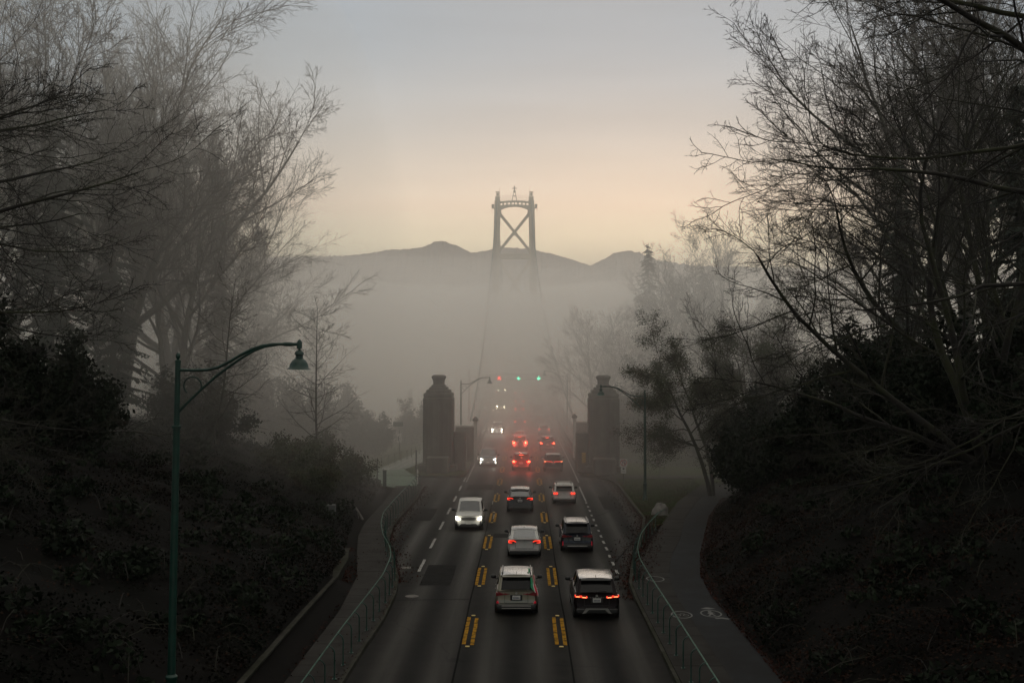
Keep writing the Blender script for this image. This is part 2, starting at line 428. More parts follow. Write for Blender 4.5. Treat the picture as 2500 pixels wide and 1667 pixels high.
LCY = [24, 38.5, 43, 48, 53.3, 57.3, 62.8, 68, 74.8, 82, 90, 99, 101]
LCX = [-6.1, -6.08, -6.0, -5.85, -5.94, -6.31, -7.18, -8.1, -8.6, -8.55, -8.45, -8.7, -9.2]
RCY = [24, 52, 55.7, 62, 70, 79, 88, 99, 103.5, 107, 109]
RCX = [5.2, 5.08, 5.14, 5.9, 7.2, 8.3, 8.25, 8.3, 8.0, 6.6, 5.5]
def curb_l(y): return float(np.interp(y, LCY, LCX))
def curb_r(y): return float(np.interp(y, RCY, RCX))
ys = list(np.arange(22, 108, 1.0))
V, F = [], []
for i, y in enumerate(ys):
    xl = curb_l(y) if y <= 101 else -16.0
    V += [(xl, y, 0.0), (road_x(y), y, 0.015), (curb_r(y) + 0.01, y, 0.0)]
    if i: F += [((i - 1) * 3, (i - 1) * 3 + 1, i * 3 + 1, i * 3), ((i - 1) * 3 + 1, (i - 1) * 3 + 2, i * 3 + 2, i * 3 + 1)]
b0 = len(V)
ys2 = [107.0] + list(np.arange(110, 700, 5.0))
for i, y in enumerate(ys2):
    c = road_x(y); z = road_z(y)
    V += [(c - 5.15, y, z + .001), (c, y, z + 0.016), (c + 5.75, y, z + .001)]
    if i: F += [(b0 + (i - 1) * 3, b0 + (i - 1) * 3 + 1, b0 + i * 3 + 1, b0 + i * 3), (b0 + (i - 1) * 3 + 1, b0 + (i - 1) * 3 + 2, b0 + i * 3 + 2, b0 + i * 3 + 1)]
road = mesh_obj("road", V, F, M_ASPHALT); tag(road, kind="structure")

def road_quad(name, m, x0, x1, y0, y1, lift=0.022, parent=road, n=2, jag=0.0):
    V, F = [], []
    for i in range(n + 1):
        y = y0 + (y1 - y0) * i / n
        j = random.uniform(-jag, jag)
        zz = road_z(y) + lift
        V += [(x0 + j, y, zz), (x1 + j, y, zz)]
        if i: F.append(((i - 1) * 2, (i - 1) * 2 + 1, i * 2 + 1, i * 2))
    return mesh_obj(name, V, F, m, parent)
# yellow double dashes with reflectors at both ends
starts = [20.9, 32.4, 43.9, 55.6, 66.4, 77.4, 89.0, 101.0, 112.8, 126.0, 139.0, 152.5, 165.5, 178.5, 191.5, 204.5, 218, 231, 245]
seal_names = 0
for y0 in starts:
    for side in (-1, 1):
        for s2 in (-1, 1):
            yc = y0 + 2.3
            cx = road_x(yc) + side * 1.8 + s2 * 0.165
            dx = road_x(y0 + 4.6) - road_x(y0)
            road_quad("lane_stripe", M_YELLOW, cx - 0.075, cx + 0.075, y0 + random.uniform(-.1, .1), y0 + 4.6 + random.uniform(-.1, .1), n=6, jag=0.008)
        if y0 < 150:
            for ye in (y0 - 0.35, y0 + 4.95):
                r = MB().box((road_x(ye) + side * 1.8, ye, road_z(ye) + 0.035), (0.17, 0.11, 0.035), bev=0.015)
                obj("reflector", r, M_REFL, road)
for k in range(-1, 7):
    y0 = 59.1 + 7.42 * k
    if k < 0: continue
    road_quad("lane_stripe", M_WHITE_PAINT, -5.53, -5.38, y0, y0 + 3.6, n=6, jag=0.012)
y = 58.6
while y < 88:
    road_quad("lane_stripe", M_WHITE_PAINT, 4.78, 4.92, y, y + random.uniform(0.7, 1.15), n=3, jag=0.02)
    y += 2.42
road_quad("lane_stripe", M_WHITE_PAINT, 4.82, 4.93, 89, 99.5, n=8, jag=0.01)
# stop line far down and edge lines on the bridge
road_quad("stop_line", M_WHITE_PAINT, -5.1, 4.8, 168.8, 169.2, n=1)
for xo in (-4.85, 5.35):
    V, F = [], []
    for i, y in enumerate(np.arange(103, 330, 4.0)):
        c = road_x(y) + xo; z = road_z(y) + 0.022
        V += [(c - .06, y, z), (c + .06, y, z)]
        if i: F.append(((i - 1) * 2, (i - 1) * 2 + 1, i * 2 + 1, i * 2))
    mesh_obj("edge_line", V, F, M_WHITE_PAINT, road)
# faint cut line / tar seams
for (xa, ya, xb, yb, wd) in [(-2.42, 22, -2.42, 105, 0.035), (1.74, 22, 1.74, 105, 0.03), (-6, 52, -2.5, 52.3, 0.03), (5.0, 62, 6.9, 70, 0.04), (5.0, 80, 7.5, 86, 0.04)]:
    V, F = [], []
    n = 40
    for i in range(n + 1):
        t = i / n; x = xa + (xb - xa) * t + 0.05 * noise.noise(Vector((i * .35, xa, 0))); y = ya + (yb - ya) * t
        dxn, dyn = (1, 0) if abs(yb - ya) > abs(xb - xa) else (0, 1)
        V += [(x - dxn * wd, y - dyn * wd, 0.018 + .0), (x + dxn * wd, y + dyn * wd, 0.018)]
        if i: F.append(((i - 1) * 2, (i - 1) * 2 + 1, i * 2 + 1, i * 2))
    mesh_obj("tar_seam", V, F, M_SEAL, road)
M_PATCH = mat("asphalt_repair", (0.0105, 0.010, 0.0095), 0.9, vary=0.3, scale=2.0, bump=0.5, bscale=50, spec=0.08)
for (xa, xb, ya, yb) in [(-5.1, -3.6, 55.5, 61.0), (2.2, 4.3, 52.6, 53.9), (-1.9, .9, 70.5, 72.2), (6.0, 7.4, 84.0, 92.0), (-8.0, -6.4, 78.0, 84.5), (-4.9, -2.7, 97, 101)]:
    pts = [(xa, ya), ((xa + xb) / 2, ya + .06), (xb, ya - .03), (xb + .04, (ya + yb) / 2), (xb, yb), (xa, yb + .05)]
    mesh_obj("asphalt_repair", [(x, y, .0175) for x, y in pts], [tuple(range(6))], M_PATCH, road)
# survey cross marks and manhole covers
for (x, y, a) in [(-3.2, 88.5, 0), (-2.9, 80.6, 0)]:
    mb = MB().box((x, y, 0.02), (1.1, 0.05, 0.004)); mb.box((x + 0.8, y - 0.4, 0.02), (0.05, 2.2, 0.004)); obj("chalk_mark", mb, M_WHITE_PAINT, road)
for (x, y) in [(-6.4 + 1.2, 52.9), (-6.2, 60.2)]:
    mb = MB().lathe([(0.0, 0.018), (0.32, 0.018), (0.32, 0.024), (0.0, 0.024)], (x, y, 0), 20); obj("manhole_cover", mb, M_CHROME if 0 else M_ROCK, road)

# kerbs
def ribbon_kerb(name, pts, side, m=M_KERB, wdt=0.16, h=0.14):
    V, F = [], []
    for i, (x, y) in enumerate(pts):
        a = Vector(pts[max(i - 1, 0)]); b = Vector(pts[min(i + 1, len(pts) - 1)])
        d = (b - a).normalized(); n = Vector((-d.y, d.x)) * side
        V += [(x, y, -0.05), (x + n.x * 0.02, y + n.y * 0.02, h), (x + n.x * wdt, y + n.y * wdt, h), (x + n.x * wdt, y + n.y * wdt, -0.05)]
        if i:
            for k in range(3): F.append(((i - 1) * 4 + k, (i - 1) * 4 + k + 1, i * 4 + k + 1, i * 4 + k))
    o = mesh_obj(name, V, F, m); tag(o, kind="structure"); return o
yy = list(np.arange(22, 101.1, 1.0))
ribbon_kerb("kerb", [(curb_l(y), y) for y in yy], 1)
ribbon_kerb("kerb", [(curb_r(y), y) for y in np.arange(22, 109.1, 1.0)], -1)
ribbon_kerb("kerb", [(-20, 108.2), (-12, 107.8), (-8, 107.6), (-6.2, 107.8), (-5.55, 109.2), (-5.5, 112), (-5.5, 130)], 1)
# rounded return at the end of the left sidewalk
# sidewalks: slabs cut every 1.5 m
PLX = lambda y: float(np.interp(y, [22, 42.8, 49.2, 57.3, 63.8, 70.6, 76.7, 88.2, 100], [-8.15, -8.05, -8.0, -8.4, -9.4, -10.3, -10.7, -10.8, -11.2]))
PRX = lambda y: float(np.interp(y, [22, 52.6, 57.3, 63.8, 69.7, 78.9, 88, 100], [7.1, 7.05, 7.3, 8.3, 9.6, 11.2, 13.4, 17]))
PRX2 = lambda y: float(np.interp(y, [22, 52.6, 57.3, 63.8, 69.7, 78.9, 88, 100], [8.95, 8.8, 9.05, 10.05, 11.2, 13.0, 15.3, 19.5]))
RIN = lambda y: float(np.interp(y, [22, 56, 62, 70, 76, 88, 100], [5.3, 5.3, 6.2, 8.0, 9.3, 12.0, 15.6]))
def slab_walk(xa, xb, y0, y1, step, m, name="sidewalk"):
    base_V, base_F = [], []
    ysb = list(np.arange(y0, y1 + .01, 1.0))
    for i, y in enumerate(ysb):
        base_V += [(xa(y), y, 0.085), (xb(y), y, 0.085)]
        if i: base_F.append(((i - 1) * 2, (i - 1) * 2 + 1, i * 2 + 1, i * 2))
    root = mesh_obj(name, base_V, base_F, M_WALL); tag(root, kind="structure")
    y = y0
    while y < y1 - 0.2:
        e = min(y + step, y1) - 0.025
        z = 0.135 + random.uniform(-.004, .004)
        P = [(xa(y) + .02, y), (xb(y), y), (xb(e), e), (xa(e) + .02, e)]
        mb = MB(); mb.add([(px, py, z - .05) for px, py in P] + [(px, py, z) for px, py in P],
                          [(4, 5, 6, 7), (0, 1, 5, 4), (1, 2, 6, 5), (2, 3, 7, 6), (3, 0, 4, 7)])
        obj("paving_slab", mb, m, root)
        y += step
    return root
slab_walk(PLX, lambda y: curb_l(y) - 0.165, 24, 99, 1.5, M_CONCRETE)
slab_walk(lambda y: curb_r(y) + 0.165 if y < 56 else RIN(y), PRX, 24, 92, 1.5, M_CONCRETE)
# bicycle path of asphalt beside the right sidewalk
V, F = [], []
for i, y in enumerate(np.arange(22, 101, 1.0)):
    V += [(PRX(y) + .01, y, 0.125), (PRX2(y), y, 0.125)]
    if i: F.append(((i - 1) * 2, (i - 1) * 2 + 1, i * 2 + 1, i * 2))
bike = mesh_obj("bicycle_path", V, F, M_ASPHALT_PATH); tag(bike, kind="structure")
def flat_poly(name, pts, z, m, parent):
    return mesh_obj(name, [(x, y, z) for x, y in pts], [tuple(range(len(pts)))], m, parent)
def ring(name, c, r, wdt, z, m, parent, n=32, sy=1.0):
    V, F = [], []
    for k in range(n):
        a = 2 * PI * k / n
        V += [(c[0] + r * math.cos(a), c[1] + sy * r * math.sin(a), z), (c[0] + (r - wdt) * math.cos(a), c[1] + sy * (r - wdt) * math.sin(a), z)]
        F.append((2 * k, 2 * ((k + 1) % n), 2 * ((k + 1) % n) + 1, 2 * k + 1))
    return mesh_obj(name, V, F, m, parent)
M_PATH_PAINT = mat("path_paint", (0.12, 0.118, 0.112), 0.7, vary=0.15, scale=8, patch=(4.0, (0.08, 0.08, 0.08), 0.8))
for (cx, cy, kind) in [(6.75, 48.6, 'bike'), (8.05, 48.9, 'walk'), (6.55, 56.6, 'faint')]:
    z = 0.142 if cx < 7.0 else 0.130
    pr = bike
    ring("path_symbol_ring", (cx, cy), 0.46, 0.07, z, M_PATH_PAINT, pr, sy=1.5)
    if kind == 'bike':
        ring("path_symbol_wheel", (cx - .17, cy - .1), 0.13, 0.035, z, M_PATH_PAINT, pr, 16, 1.3)
        ring("path_symbol_wheel", (cx + .17, cy - .1), 0.13, 0.035, z, M_PATH_PAINT, pr, 16, 1.3)
        flat_poly("path_symbol_frame", [(cx - .17, cy - .12), (cx - .02, cy + .22), (cx + .14, cy + .22), (cx + .18, cy - .1), (cx + .10, cy + .15), (cx, cy + .15)], z + .001, M_PATH_PAINT, pr)
    if kind == 'walk':
        ring("path_symbol_head", (cx, cy + .38), 0.08, 0.07, z, M_PATH_PAINT, pr, 12, 1.5)
        flat_poly("path_symbol_body", [(cx - .06, cy + .25), (cx + .07, cy + .25), (cx + .2, cy + .02), (cx + .08, cy + .08), (cx + .06, cy - .1), (cx + .16, cy - .42), (cx + .07, cy - .42), (cx, cy - .16), (cx - .1, cy - .42), (cx - .19, cy - .4), (cx - .06, cy - .05), (cx - .16, cy + .02)], z + .001, M_PATH_PAINT, pr)
        flat_poly("path_symbol_chevron", [(cx + .35, cy + .95), (cx + .05, cy + .85), (cx - .3, cy + .95), (cx - .05, cy + 1.2), (cx + .1, cy + 1.2)], z, M_PATH_PAINT, pr)
        flat_poly("path_symbol_chevron", [(cx - .0, cy - .8), (cx + .35, cy - .75), (cx + .62, cy - .95), (cx + .55, cy - 1.15), (cx + .3, cy - .95), (cx + .05, cy - 1.0)], z, M_PATH_PAINT, pr)

# lawns and side paths beyond
def sheet(name, pts, z, m, kind="structure"):
    o = mesh_obj(name, [(x, y, z) for x, y in pts], [tuple(range(len(pts)))], m); tag(o, kind=kind); return o
lawn_R = [(8.45, 79), (11.2, 79), (13.0, 86), (15.0, 93), (17.3, 100), (22, 105.5), (8.6, 105.5), (8.42, 99), (8.4, 88)]
lawn_R = [(8.45, 74.5)] + [(RIN(y) - .05, y) for y in np.arange(76, 100, 4)] + [(15.6, 100), (20, 105.2), (8.6, 105.2), (8.47, 99), (8.42, 88)]
sheet("lawn", lawn_R, 0.10, M_GRASS)
sheet("footpath", [(7.8, 106.4), (24, 105.8), (24, 108.4), (8.3, 109)], 0.11, M_CONCRETE)
sheet("footpath", [(9.8, 124), (14, 119), (22, 113), (24, 115), (15, 123), (11, 130)], 0.10, M_CONCRETE)
sheet("lawn", [(5.9, 109.4), (24, 108.7), (40, 150), (5.9, 150)], 0.07, M_GRASS)
sheet("lawn", [(-5.6, 108.4), (-20, 108.4), (-34, 150), (-5.6, 150)], 0.07, M_GRASS)
M_PALE_PATH = mat("pale_path", (0.12, 0.13, 0.11), 0.7, vary=0.2, scale=1.0)
M_GREEN_PATH = mat("green_cycle_path", (0.07, 0.12, 0.075), 0.7, vary=0.25, scale=1.0, patch=(0.8, (0.05, 0.06, 0.045), 0.5))
sheet("cycle_path", [(-10.9, 97.5), (-9.3, 98.5), (-9.6, 103), (-10.3, 107.5), (-12.0, 114), (-14.6, 114), (-14.3, 107), (-13.2, 100)], 0.115, M_GREEN_PATH)
sheet("cycle_path", [(-14.6, 114), (-12.0, 114), (-11.0, 122), (-10.0, 132), (-9.8, 150), (-12, 150), (-13.0, 132), (-14.0, 122)], 0.118, M_PALE_PATH)
for dx in (0.0, 0.9):
    mesh_obj("lane_stripe", [(-13.8 + dx, 114, .124), (-13.6 + dx, 114, .124), (-12.4 + dx, 128, .124), (-12.6 + dx, 128, .124)], [(0, 1, 2, 3)], M_WHITE_PAINT, road)

# ------------------------------------------------------------------ retaining wall
V, F = [], []
ws = list(np.arange(20, 66.1, 1.0))
for i, y in enumerate(ws):
    x = float(np.interp(y, FLY, FLX)) + 0.12; h = wall_h(y) + 0.05
    V += [(x, y, -.05), (x - .03, y, h), (x - .33, y, h + .01), (x - .36, y, -.05)]
    if i:
        for k in range(3): F.append(((i - 1) * 4 + k, (i - 1) * 4 + k + 1, i * 4 + k + 1, i * 4 + k))
F.append((3, 2, 1, 0))
rw = mesh_obj("retaining_wall", V, F, M_WALL)
tag(rw, "low dark concrete retaining wall holding back the ivy bank beside the sidewalk", "wall")
V, F = [], []
for i, y in enumerate(ws):
    x = float(np.interp(y, FLY, FLX)) + 0.12; h = wall_h(y) + 0.055
    V += [(x + .02, y, h), (x + .02, y, h + .07), (x - .38, y, h + .07), (x - .38, y, h)]
    if i:
        for k in range(3): F.append(((i - 1) * 4 + k, (i - 1) * 4 + k + 1, i * 4 + k + 1, i * 4 + k))
mesh_obj("coping", V, F, M_KERB, rw)

# ------------------------------------------------------------------ hand rails
def handrail(name, pts, label, cat, spacing=1.75, dy=0.0, lean=1):
    root = empty(name, (pts[0][0], pts[0][1], 0.13)); tag(root, label, cat, "green handrails beside the sidewalks")
    O = Vector(root.location)
    P = [Vector((x, y, 0.13)) for x, y in pts]
    # resample
    L = [0.0]
    for a, b in zip(P, P[1:]): L.append(L[-1] + (b - a).length)
    def at(s):
        for i in range(len(P) - 1):
            if s <= L[i + 1] or i == len(P) - 2:
                t = (s - L[i]) / max(1e-6, L[i + 1] - L[i]); return P[i].lerp(P[i + 1], t)
    n = int(L[-1] / 0.6)
    top = [at(L[-1] * i / n) + Vector((0, 0, 1.12)) - O for i in range(n + 1)]
    for _ in range(2):
        top = [top[0]] + [(top[i - 1] + top[i] * 2 + top[i + 1]) / 4 for i in range(1, len(top) - 1)] + [top[-1]]
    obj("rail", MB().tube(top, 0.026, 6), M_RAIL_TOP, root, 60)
    s = 0.4
    while s < L[-1]:
        p = at(s); q = at(min(L[-1], s + .1)); d = (q - p).normalized(); nrm = Vector((d.y, -d.x, 0)) * lean
        b = p + nrm * 0.22 - O
        mb = MB().tube([b, b + Vector((0, 0, .92)), b + Vector((0, 0, 1.02)) - nrm * 0.04, b + Vector((0, 0, 1.10)) - nrm * 0.12, p - O + Vector((0, 0, 1.13))], 0.024, 6)
        mb.box(b + Vector((0, 0, 0.012)), (0.14, 0.14, 0.024))
        mb.tube([b + Vector((0, 0, .02)), b + Vector((0, 0, .12))], [0.045, 0.026], 6)
        obj("post", mb, M_RAIL, root, 60)
        s += spacing
    return root
handrail("handrail", [(-6.72, 26), (-6.7, 34.1), (-6.62, 41.6), (-6.5, 46.7), (-6.4, 51.8), (-6.6, 56.5), (-7.0, 59.5), (-7.9, 63.7), (-8.6, 68.4), (-9.02, 72.9), (-9.1, 80), (-9.05, 92), (-9.15, 98)],
         "green handrail curving along the pale sidewalk at the foot of the retaining wall", "handrail")
handrail("handrail", [(5.95, 24), (5.9, 34), (5.8, 45.5), (5.72, 52), (5.72, 56), (5.95, 59.5), (6.6, 64), (7.45, 68), (8.9, 73.9), (9.3, 74.6)],
         "green handrail between the road and the bicycle path with painted symbols", "handrail", lean=-1)

# ------------------------------------------------------------------ street lamps
def street_lamp(loc, rz, label, h=10.05, arm=3.44, lean=0.0, shade=0.33, collar=True, rough_base=True):
    root = empty("street_lamp", loc, rz); root.rotation_euler[1] = lean
    tag(root, label, "street lamp", "green swan-neck street lamps along the road")
    mb = MB().lathe([(0.20, 0), (0.20, 0.25), (0.155, 0.32), (0.15, 1.25), (0.17, 1.28), (0.17, 1.36), (0.115, 1.42), (0.10, h - 1.85)], n=12)
    mb.lathe([(0.14, h - 1.86), (0.14, h - 1.80), (0.085, h - 1.78), (0.078, h)], n=12)
    mb.lathe([(0.085, h), (0.085, h + .05), (0.03, h + .08), (0.06, h + .13), (0.068, h + .19), (0.045, h + .25), (0.0, h + .29)], n=12)
    obj("pole", mb, M_GREEN, root, 40)
    z1, z2 = h - .22, h - 1.47
    top_z = h + .56
    k = arm / 3.44
    A = top_z - z1
    up = [(0.0, 0), (.45, 0), (.85, .02), (1.15, .12), (1.5, .36), (1.8, .60), (2.1, .80), (2.4, .93), (2.7, .99), (3.05, 1.0)]
    B = top_z - z2
    low = [(0.0, 0), (.25, .14), (.7, .36), (1.1, .54), (1.5, .69), (1.85, .81), (2.15, .90), (2.45, .96), (2.8, .99)]
    obj("arm", MB().tube([(x * k, 0, z1 + z * A) for x, z in up], 0.042, 8), M_GREEN, root, 60)
    obj("brace", MB().tube([(x * k, 0, z2 + z * B) for x, z in low], 0.038, 8), M_GREEN, root, 60)
    cx, cz, r = 0.43 * k, h - .66, 0.25
    obj("scroll_ring", MB().tube([(cx + r * math.cos(a), 0, cz + r * math.sin(a)) for a in np.linspace(-0.5, PI * 1.3, 22)], 0.022, 6), M_GREEN, root, 60)
    hx = arm
    mb = MB().tube([(3.0 * k, 0, top_z), (3.22 * k, 0, top_z)], 0.058, 10)
    mb.tube([(3.22 * k, 0, top_z), (hx, 0, top_z)], 0.046, 10)
    mb.lathe([(0.075, -.12), (0.075, .06), (0.05, .10), (0.03, .13), (0.0, .14)], (hx, 0, top_z), 12)
    mb.tube([(hx, 0, top_z - .1), (hx, 0, top_z - .2)], 0.035, 8)
    obj("neck", mb, M_GREEN, root, 50)
    s = shade / 0.33
    prof = [(0.0, -.17), (.06, -.17), (.12 * s, -.22), (.135 * s, -.29), (.10 * s, -.31), (.11 * s, -.40), (.15 * s, -.42), (.20 * s, -.47), (.255 * s, -.56), (.275 * s, -.66), (.30 * s, -.675), (.345 * s, -.71), (.30 * s, -.715), (.25 * s, -.62), (.0, -.5)]
    obj("shade", MB().lathe(prof, (hx, 0, top_z), 24), M_GREEN, root, 50)
    obj("lens", MB().lathe([(0.0, -.72), (.15 * s, -.71), (.24 * s, -.67), (.0, -.66)], (hx, 0, top_z), 16), M_GREY_BOX, root, 50)
    return root
lx, ly = -9.95, 32.0
street_lamp((lx, ly, 0.7), 0.0, "large green street lamp standing nearest on the ivy bank", h=10.2, lean=math.radians(0.9))
street_lamp((9.51, 88.9, 0.05), PI, "green street lamp standing on the lawn with its arm half hidden by olive foliage", h=8.4)
street_lamp((-7.5, 136, 0.1), 0.0, "foggy street lamp beside the bridge entrance pylon facing the closed lane", h=8.4)
street_lamp((6.3 + .3, 171, road_z(171)), PI, "foggy street lamp rising next to the overhead lane signal frame", h=8.8)

# ------------------------------------------------------------------ bridge entrance pylons
def pylon(loc, label, mirror=1):
    root = empty("bridge_pylon", loc); tag(root, label, "pylon", "stone pylons at the bridge entrance")
    obj("base", MB().box((0, 0, .35), (3.9, 3.9, .7), bev=.08), M_STONE, root)
    mb = MB().box((0, 0, 4.05), (3.0, 3.0, 6.7), bev=.12)
    obj("shaft", mb, M_STONE, root)
    obj("shaft_top", MB().box((0, 0, 7.6), (2.9, 2.9, .44), bev=.1), M_STONE, root)
    for k in range(-2, 3):
        obj("flute", MB().box((k * .5, -1.52, 4.5), (.22, .06, 5.0), bev=.02), M_STONE, root)
    obj("shoulder", MB().box((0, 0, 7.97), (2.4, 2.4, .34), bev=.06), M_STONE, root)
    obj("shoulder", MB().box((0, 0, 8.26), (1.85, 1.85, .28), bev=.06), M_STONE, root)
    obj("shoulder", MB().box((0, 0, 8.5), (1.4, 1.4, .24), bev=.06), M_STONE, root)
    obj("lantern_block", MB().lathe([(.62, 8.6), (.56, 8.75), (.60, 9.1), (.72, 9.3), (.76, 9.42), (.70, 9.5), (.45, 9.62), (0, 9.62)], (0, 0, 0), 8), M_STONE, root)
    obj("flanking_block", MB().box((mirror * 2.15, -.3, 2.0), (1.2, 1.6, 3.9), bev=.1), M_STONE, root)
    obj("plinth", MB().box((mirror * .1, -2.9, .8), (2.2, 1.9, 1.6), bev=.1), M_STONE, root)
    return root
pylon((-8.55, 114.5, 0.0), "dark stepped stone pylon beside the oncoming lane at the bridge entrance", 1)
pylon((7.95, 113.0, 0.0), "dark stepped stone pylon behind the no turn sign at the bridge entrance", -1)
for sx, x0, x1, y, lab in [(-1, -7.4, -5.3, 123.5, "plaza wall with pale coping joining the pylon to the oncoming lane side"), (1, 5.8, 9.6, 132, "plaza wall with pale coping behind the no turn sign pylon")]:
    root = obj("plaza_wall", MB().box(((x0 + x1) / 2, y, 2.0), (x1 - x0, .5, 3.7), bev=.05), M_STONE); tag(root, lab, "wall", "plaza walls at the bridge entrance")
    obj("coping", MB().box(((x0 + x1) / 2, y, 3.95), (x1 - x0 + .15, .65, .2), bev=.05), M_PALE_STONE, root)
for x, y, lab in [(-5.15, 121.5, "white gate post with dark cap beside the oncoming lane"), (5.75, 128.0, "white gate post with dark cap beside the lane of red tail lights")]:
    r = empty("gate_post", (x, y, 0)); tag(r, lab, "post", "white gate posts at the bridge entrance")
    obj("shaft", MB().box((0, 0, 2.35), (.35, .35, 4.5), bev=.04), M_PALE_STONE, r)
    obj("cap", MB().lathe([(.3, 4.6), (.34, 4.75), (.2, 4.95), (.0, 5.1)], n=10), M_STONE, r)

# ------------------------------------------------------------------ suspension bridge
TY = 350.0; TXc = (1256 - 1278) * TY / F_PX
br = empty("suspension_bridge", (TXc, TY, 0)); tag(br, "fog-bound suspension bridge whose single arched tower rises above the mountains", "bridge")
DZ = road_z(TY)
ZT = 62.0
def legx(z): return 6.4 - (6.4 - 5.2) * (z - DZ) / (ZT - DZ)
for sx in (-1, 1):
    mb = MB()
    V, F = [], []
    zs = [-48, DZ - 2, DZ + 10, 30, 45, 55, ZT - 1.2]
    for z in zs:
        cx = sx * (legx(z) if z > DZ else legx(DZ) + (DZ - z) * .03); hw = 0.90 + max(0, (ZT - z)) * 0.006; hd = 1.15 + max(0, (ZT - z)) * 0.02
        V += [(cx - hw, -hd, z), (cx + hw, -hd, z), (cx + hw, hd, z), (cx - hw, hd, z)]
    for i in range(len(zs) - 1):
        for k in range(4): F.append((i * 4 + k, i * 4 + (k + 1) % 4, i * 4 + 4 + (k + 1) % 4, i * 4 + 4 + k))
    F.append((len(V) - 4, len(V) - 3, len(V) - 2, len(V) - 1))
    mb.add(V, F)
    leg = obj("tower_leg", mb, M_STEEL, br)
    t = legx(ZT)
    obj("leg_rib", MB().box((sx * (legx(40) - .0), -1.65, 34), (.35, .5, 50), ry=sx * -0.024), M_STEEL, leg)
    obj("cap", MB().box((sx * t, 0, ZT - .6), (1.5, 2.6, 1.3), bev=.1), M_STEEL, leg)
    # small lantern cage on the cap
    mb = MB()
    for ax in (-.5, .5):
        for ay in (-.5, .5): mb.tube([(sx * t + ax, ay, ZT), (sx * t + ax, ay, ZT + 1.5)], .06, 4)
    mb.box((sx * t, 0, ZT + .8), (.7, .7, .9)); mb.box((sx * t, 0, ZT + 1.55), (1.3, 1.3, .1)); mb.tube([(sx * (t - .6), 0, ZT), (sx * (t - .6), 0, ZT + 3.2)], .05, 4)
    obj("lantern_cage", mb, M_STEEL, leg)
    mb = MB().box((sx * (t + 1.35), 0, ZT - 3.4), (1.0, 1.6, .15)); mb.tube([(sx * (t + 1.8), 0, ZT - 4.4), (sx * (t + 1.8), 0, ZT - 2.1)], .07, 4); mb.tube([(sx * (t + .9), 0, ZT - 4.2), (sx * (t + 1.85), 0, ZT - 2.2)], .05, 4)
    mb.box((sx * (t + 1.5), 0, ZT - 2.7), (.8, .8, .9))
    obj("side_platform", mb, M_STEEL, leg)
    for zc in (44, 38, 33, 27): obj("bracket", MB().box((sx * (legx(zc) + 1.0), 0, zc), (.5, .6, .5)), M_STEEL, leg)
# arched top strut with a row of openings
xin = legx(ZT - 3) - .5
V, F = [], []
n = 34
def arch_lo(x): return ZT - 2.9 - 1.4 * (abs(x) / xin) ** 2.4 - 0.1
def arch_hi(x): return ZT - 1.15 - .30 * (x / xin) ** 2
holes = [(-4.05 + k * 1.157, .38) for k in range(8)]
mb = MB()
xs = np.linspace(-xin, xin, 65)
def band(za, zb, inside=None):
    for a, b in zip(xs, xs[1:]):
        c = (a + b) / 2
        if inside is not None and inside(c): continue
        V = [(a, -.7, za(a)), (b, -.7, za(b)), (b, -.7, zb(b)), (a, -.7, zb(a)), (a, .7, za(a)), (b, .7, za(b)), (b, .7, zb(b)), (a, .7, zb(a))]
        mb.add(V, [(0, 1, 2, 3), (7, 6, 5, 4), (0, 4, 5, 1), (3, 2, 6, 7), (0, 3, 7, 4), (1, 5, 6, 2)])
h_lo = lambda x: arch_hi(x) - 1.25
h_hi = lambda x: arch_hi(x) - .45
band(arch_lo, h_lo); band(h_hi, arch_hi)
band(h_lo, h_hi, inside=lambda x: any(abs(x - hx) < hw for hx, hw in holes))
obj("arched_strut", mb, M_STEEL, br)
obj("gusset", MB().prism_y([(-xin, ZT - 4), (-xin, ZT - 7.2), (-xin + .35, ZT - 6.4), (-xin + .8, ZT - 5.2), (-xin + .6, ZT - 4)], -.5, .5), M_STEEL, br)
obj("gusset", MB().prism_y([(xin, ZT - 4), (xin - .6, ZT - 4), (xin - .8, ZT - 5.2), (xin - .35, ZT - 6.4), (xin, ZT - 7.2)], -.5, .5), M_STEEL, br)
def brace(z0, z1, w=.85):
    for sx in (-1, 1):
        a = Vector((sx * (legx(z0) - .5), 0, z0)); b = Vector((-sx * (legx(z1) - .5), 0, z1)); d = b - a
        mb = MB().box((a + b) / 2, (w, .9 + .1 * sx, d.length), ry=math.atan2(d.x, d.z))
        obj("diagonal_brace", mb, M_STEEL, br)
    c = (z0 + z1) / 2
    obj("brace_gusset", MB().prism_y([(-.65, c), (-.35, c - .9), (.35, c - .9), (.65, c), (.35, c + .9), (-.35, c + .9)], -.55, .55), M_STEEL, br)
brace(ZT - 4.9, ZT - 17.2)
obj("cross_strut", MB().box((0, 0, ZT - 18.4), (legx(40) * 2 - 1.4, 1.6, 1.6), bev=.1), M_STEEL, br)
brace(ZT - 19.5, DZ + 17.5)
# portal strut above the roadway
mb = MB().box((0, 0, DZ + 15.9), (legx(25) * 2 - 1.4, 1.6, .7)); mb.box((0, 0, DZ + 13.2), (legx(23) * 2 - 1.4, 1.6, .8))
for k in range(-4, 5): mb.box((k * 1.25, 0, DZ + 14.55), (.5, 1.4, 2.2))
obj("portal_strut", mb, M_STEEL, br)
for sx in (-1, 1): obj("gusset", MB().prism_y([(sx * 5.4, DZ + 12.8), (sx * 5.5, DZ + 8.5), (sx * 4.6, DZ + 11), (sx * 2.6, DZ + 12.8)][::-1 if sx < 0 else 1], -.5, .5), M_STEEL, br)
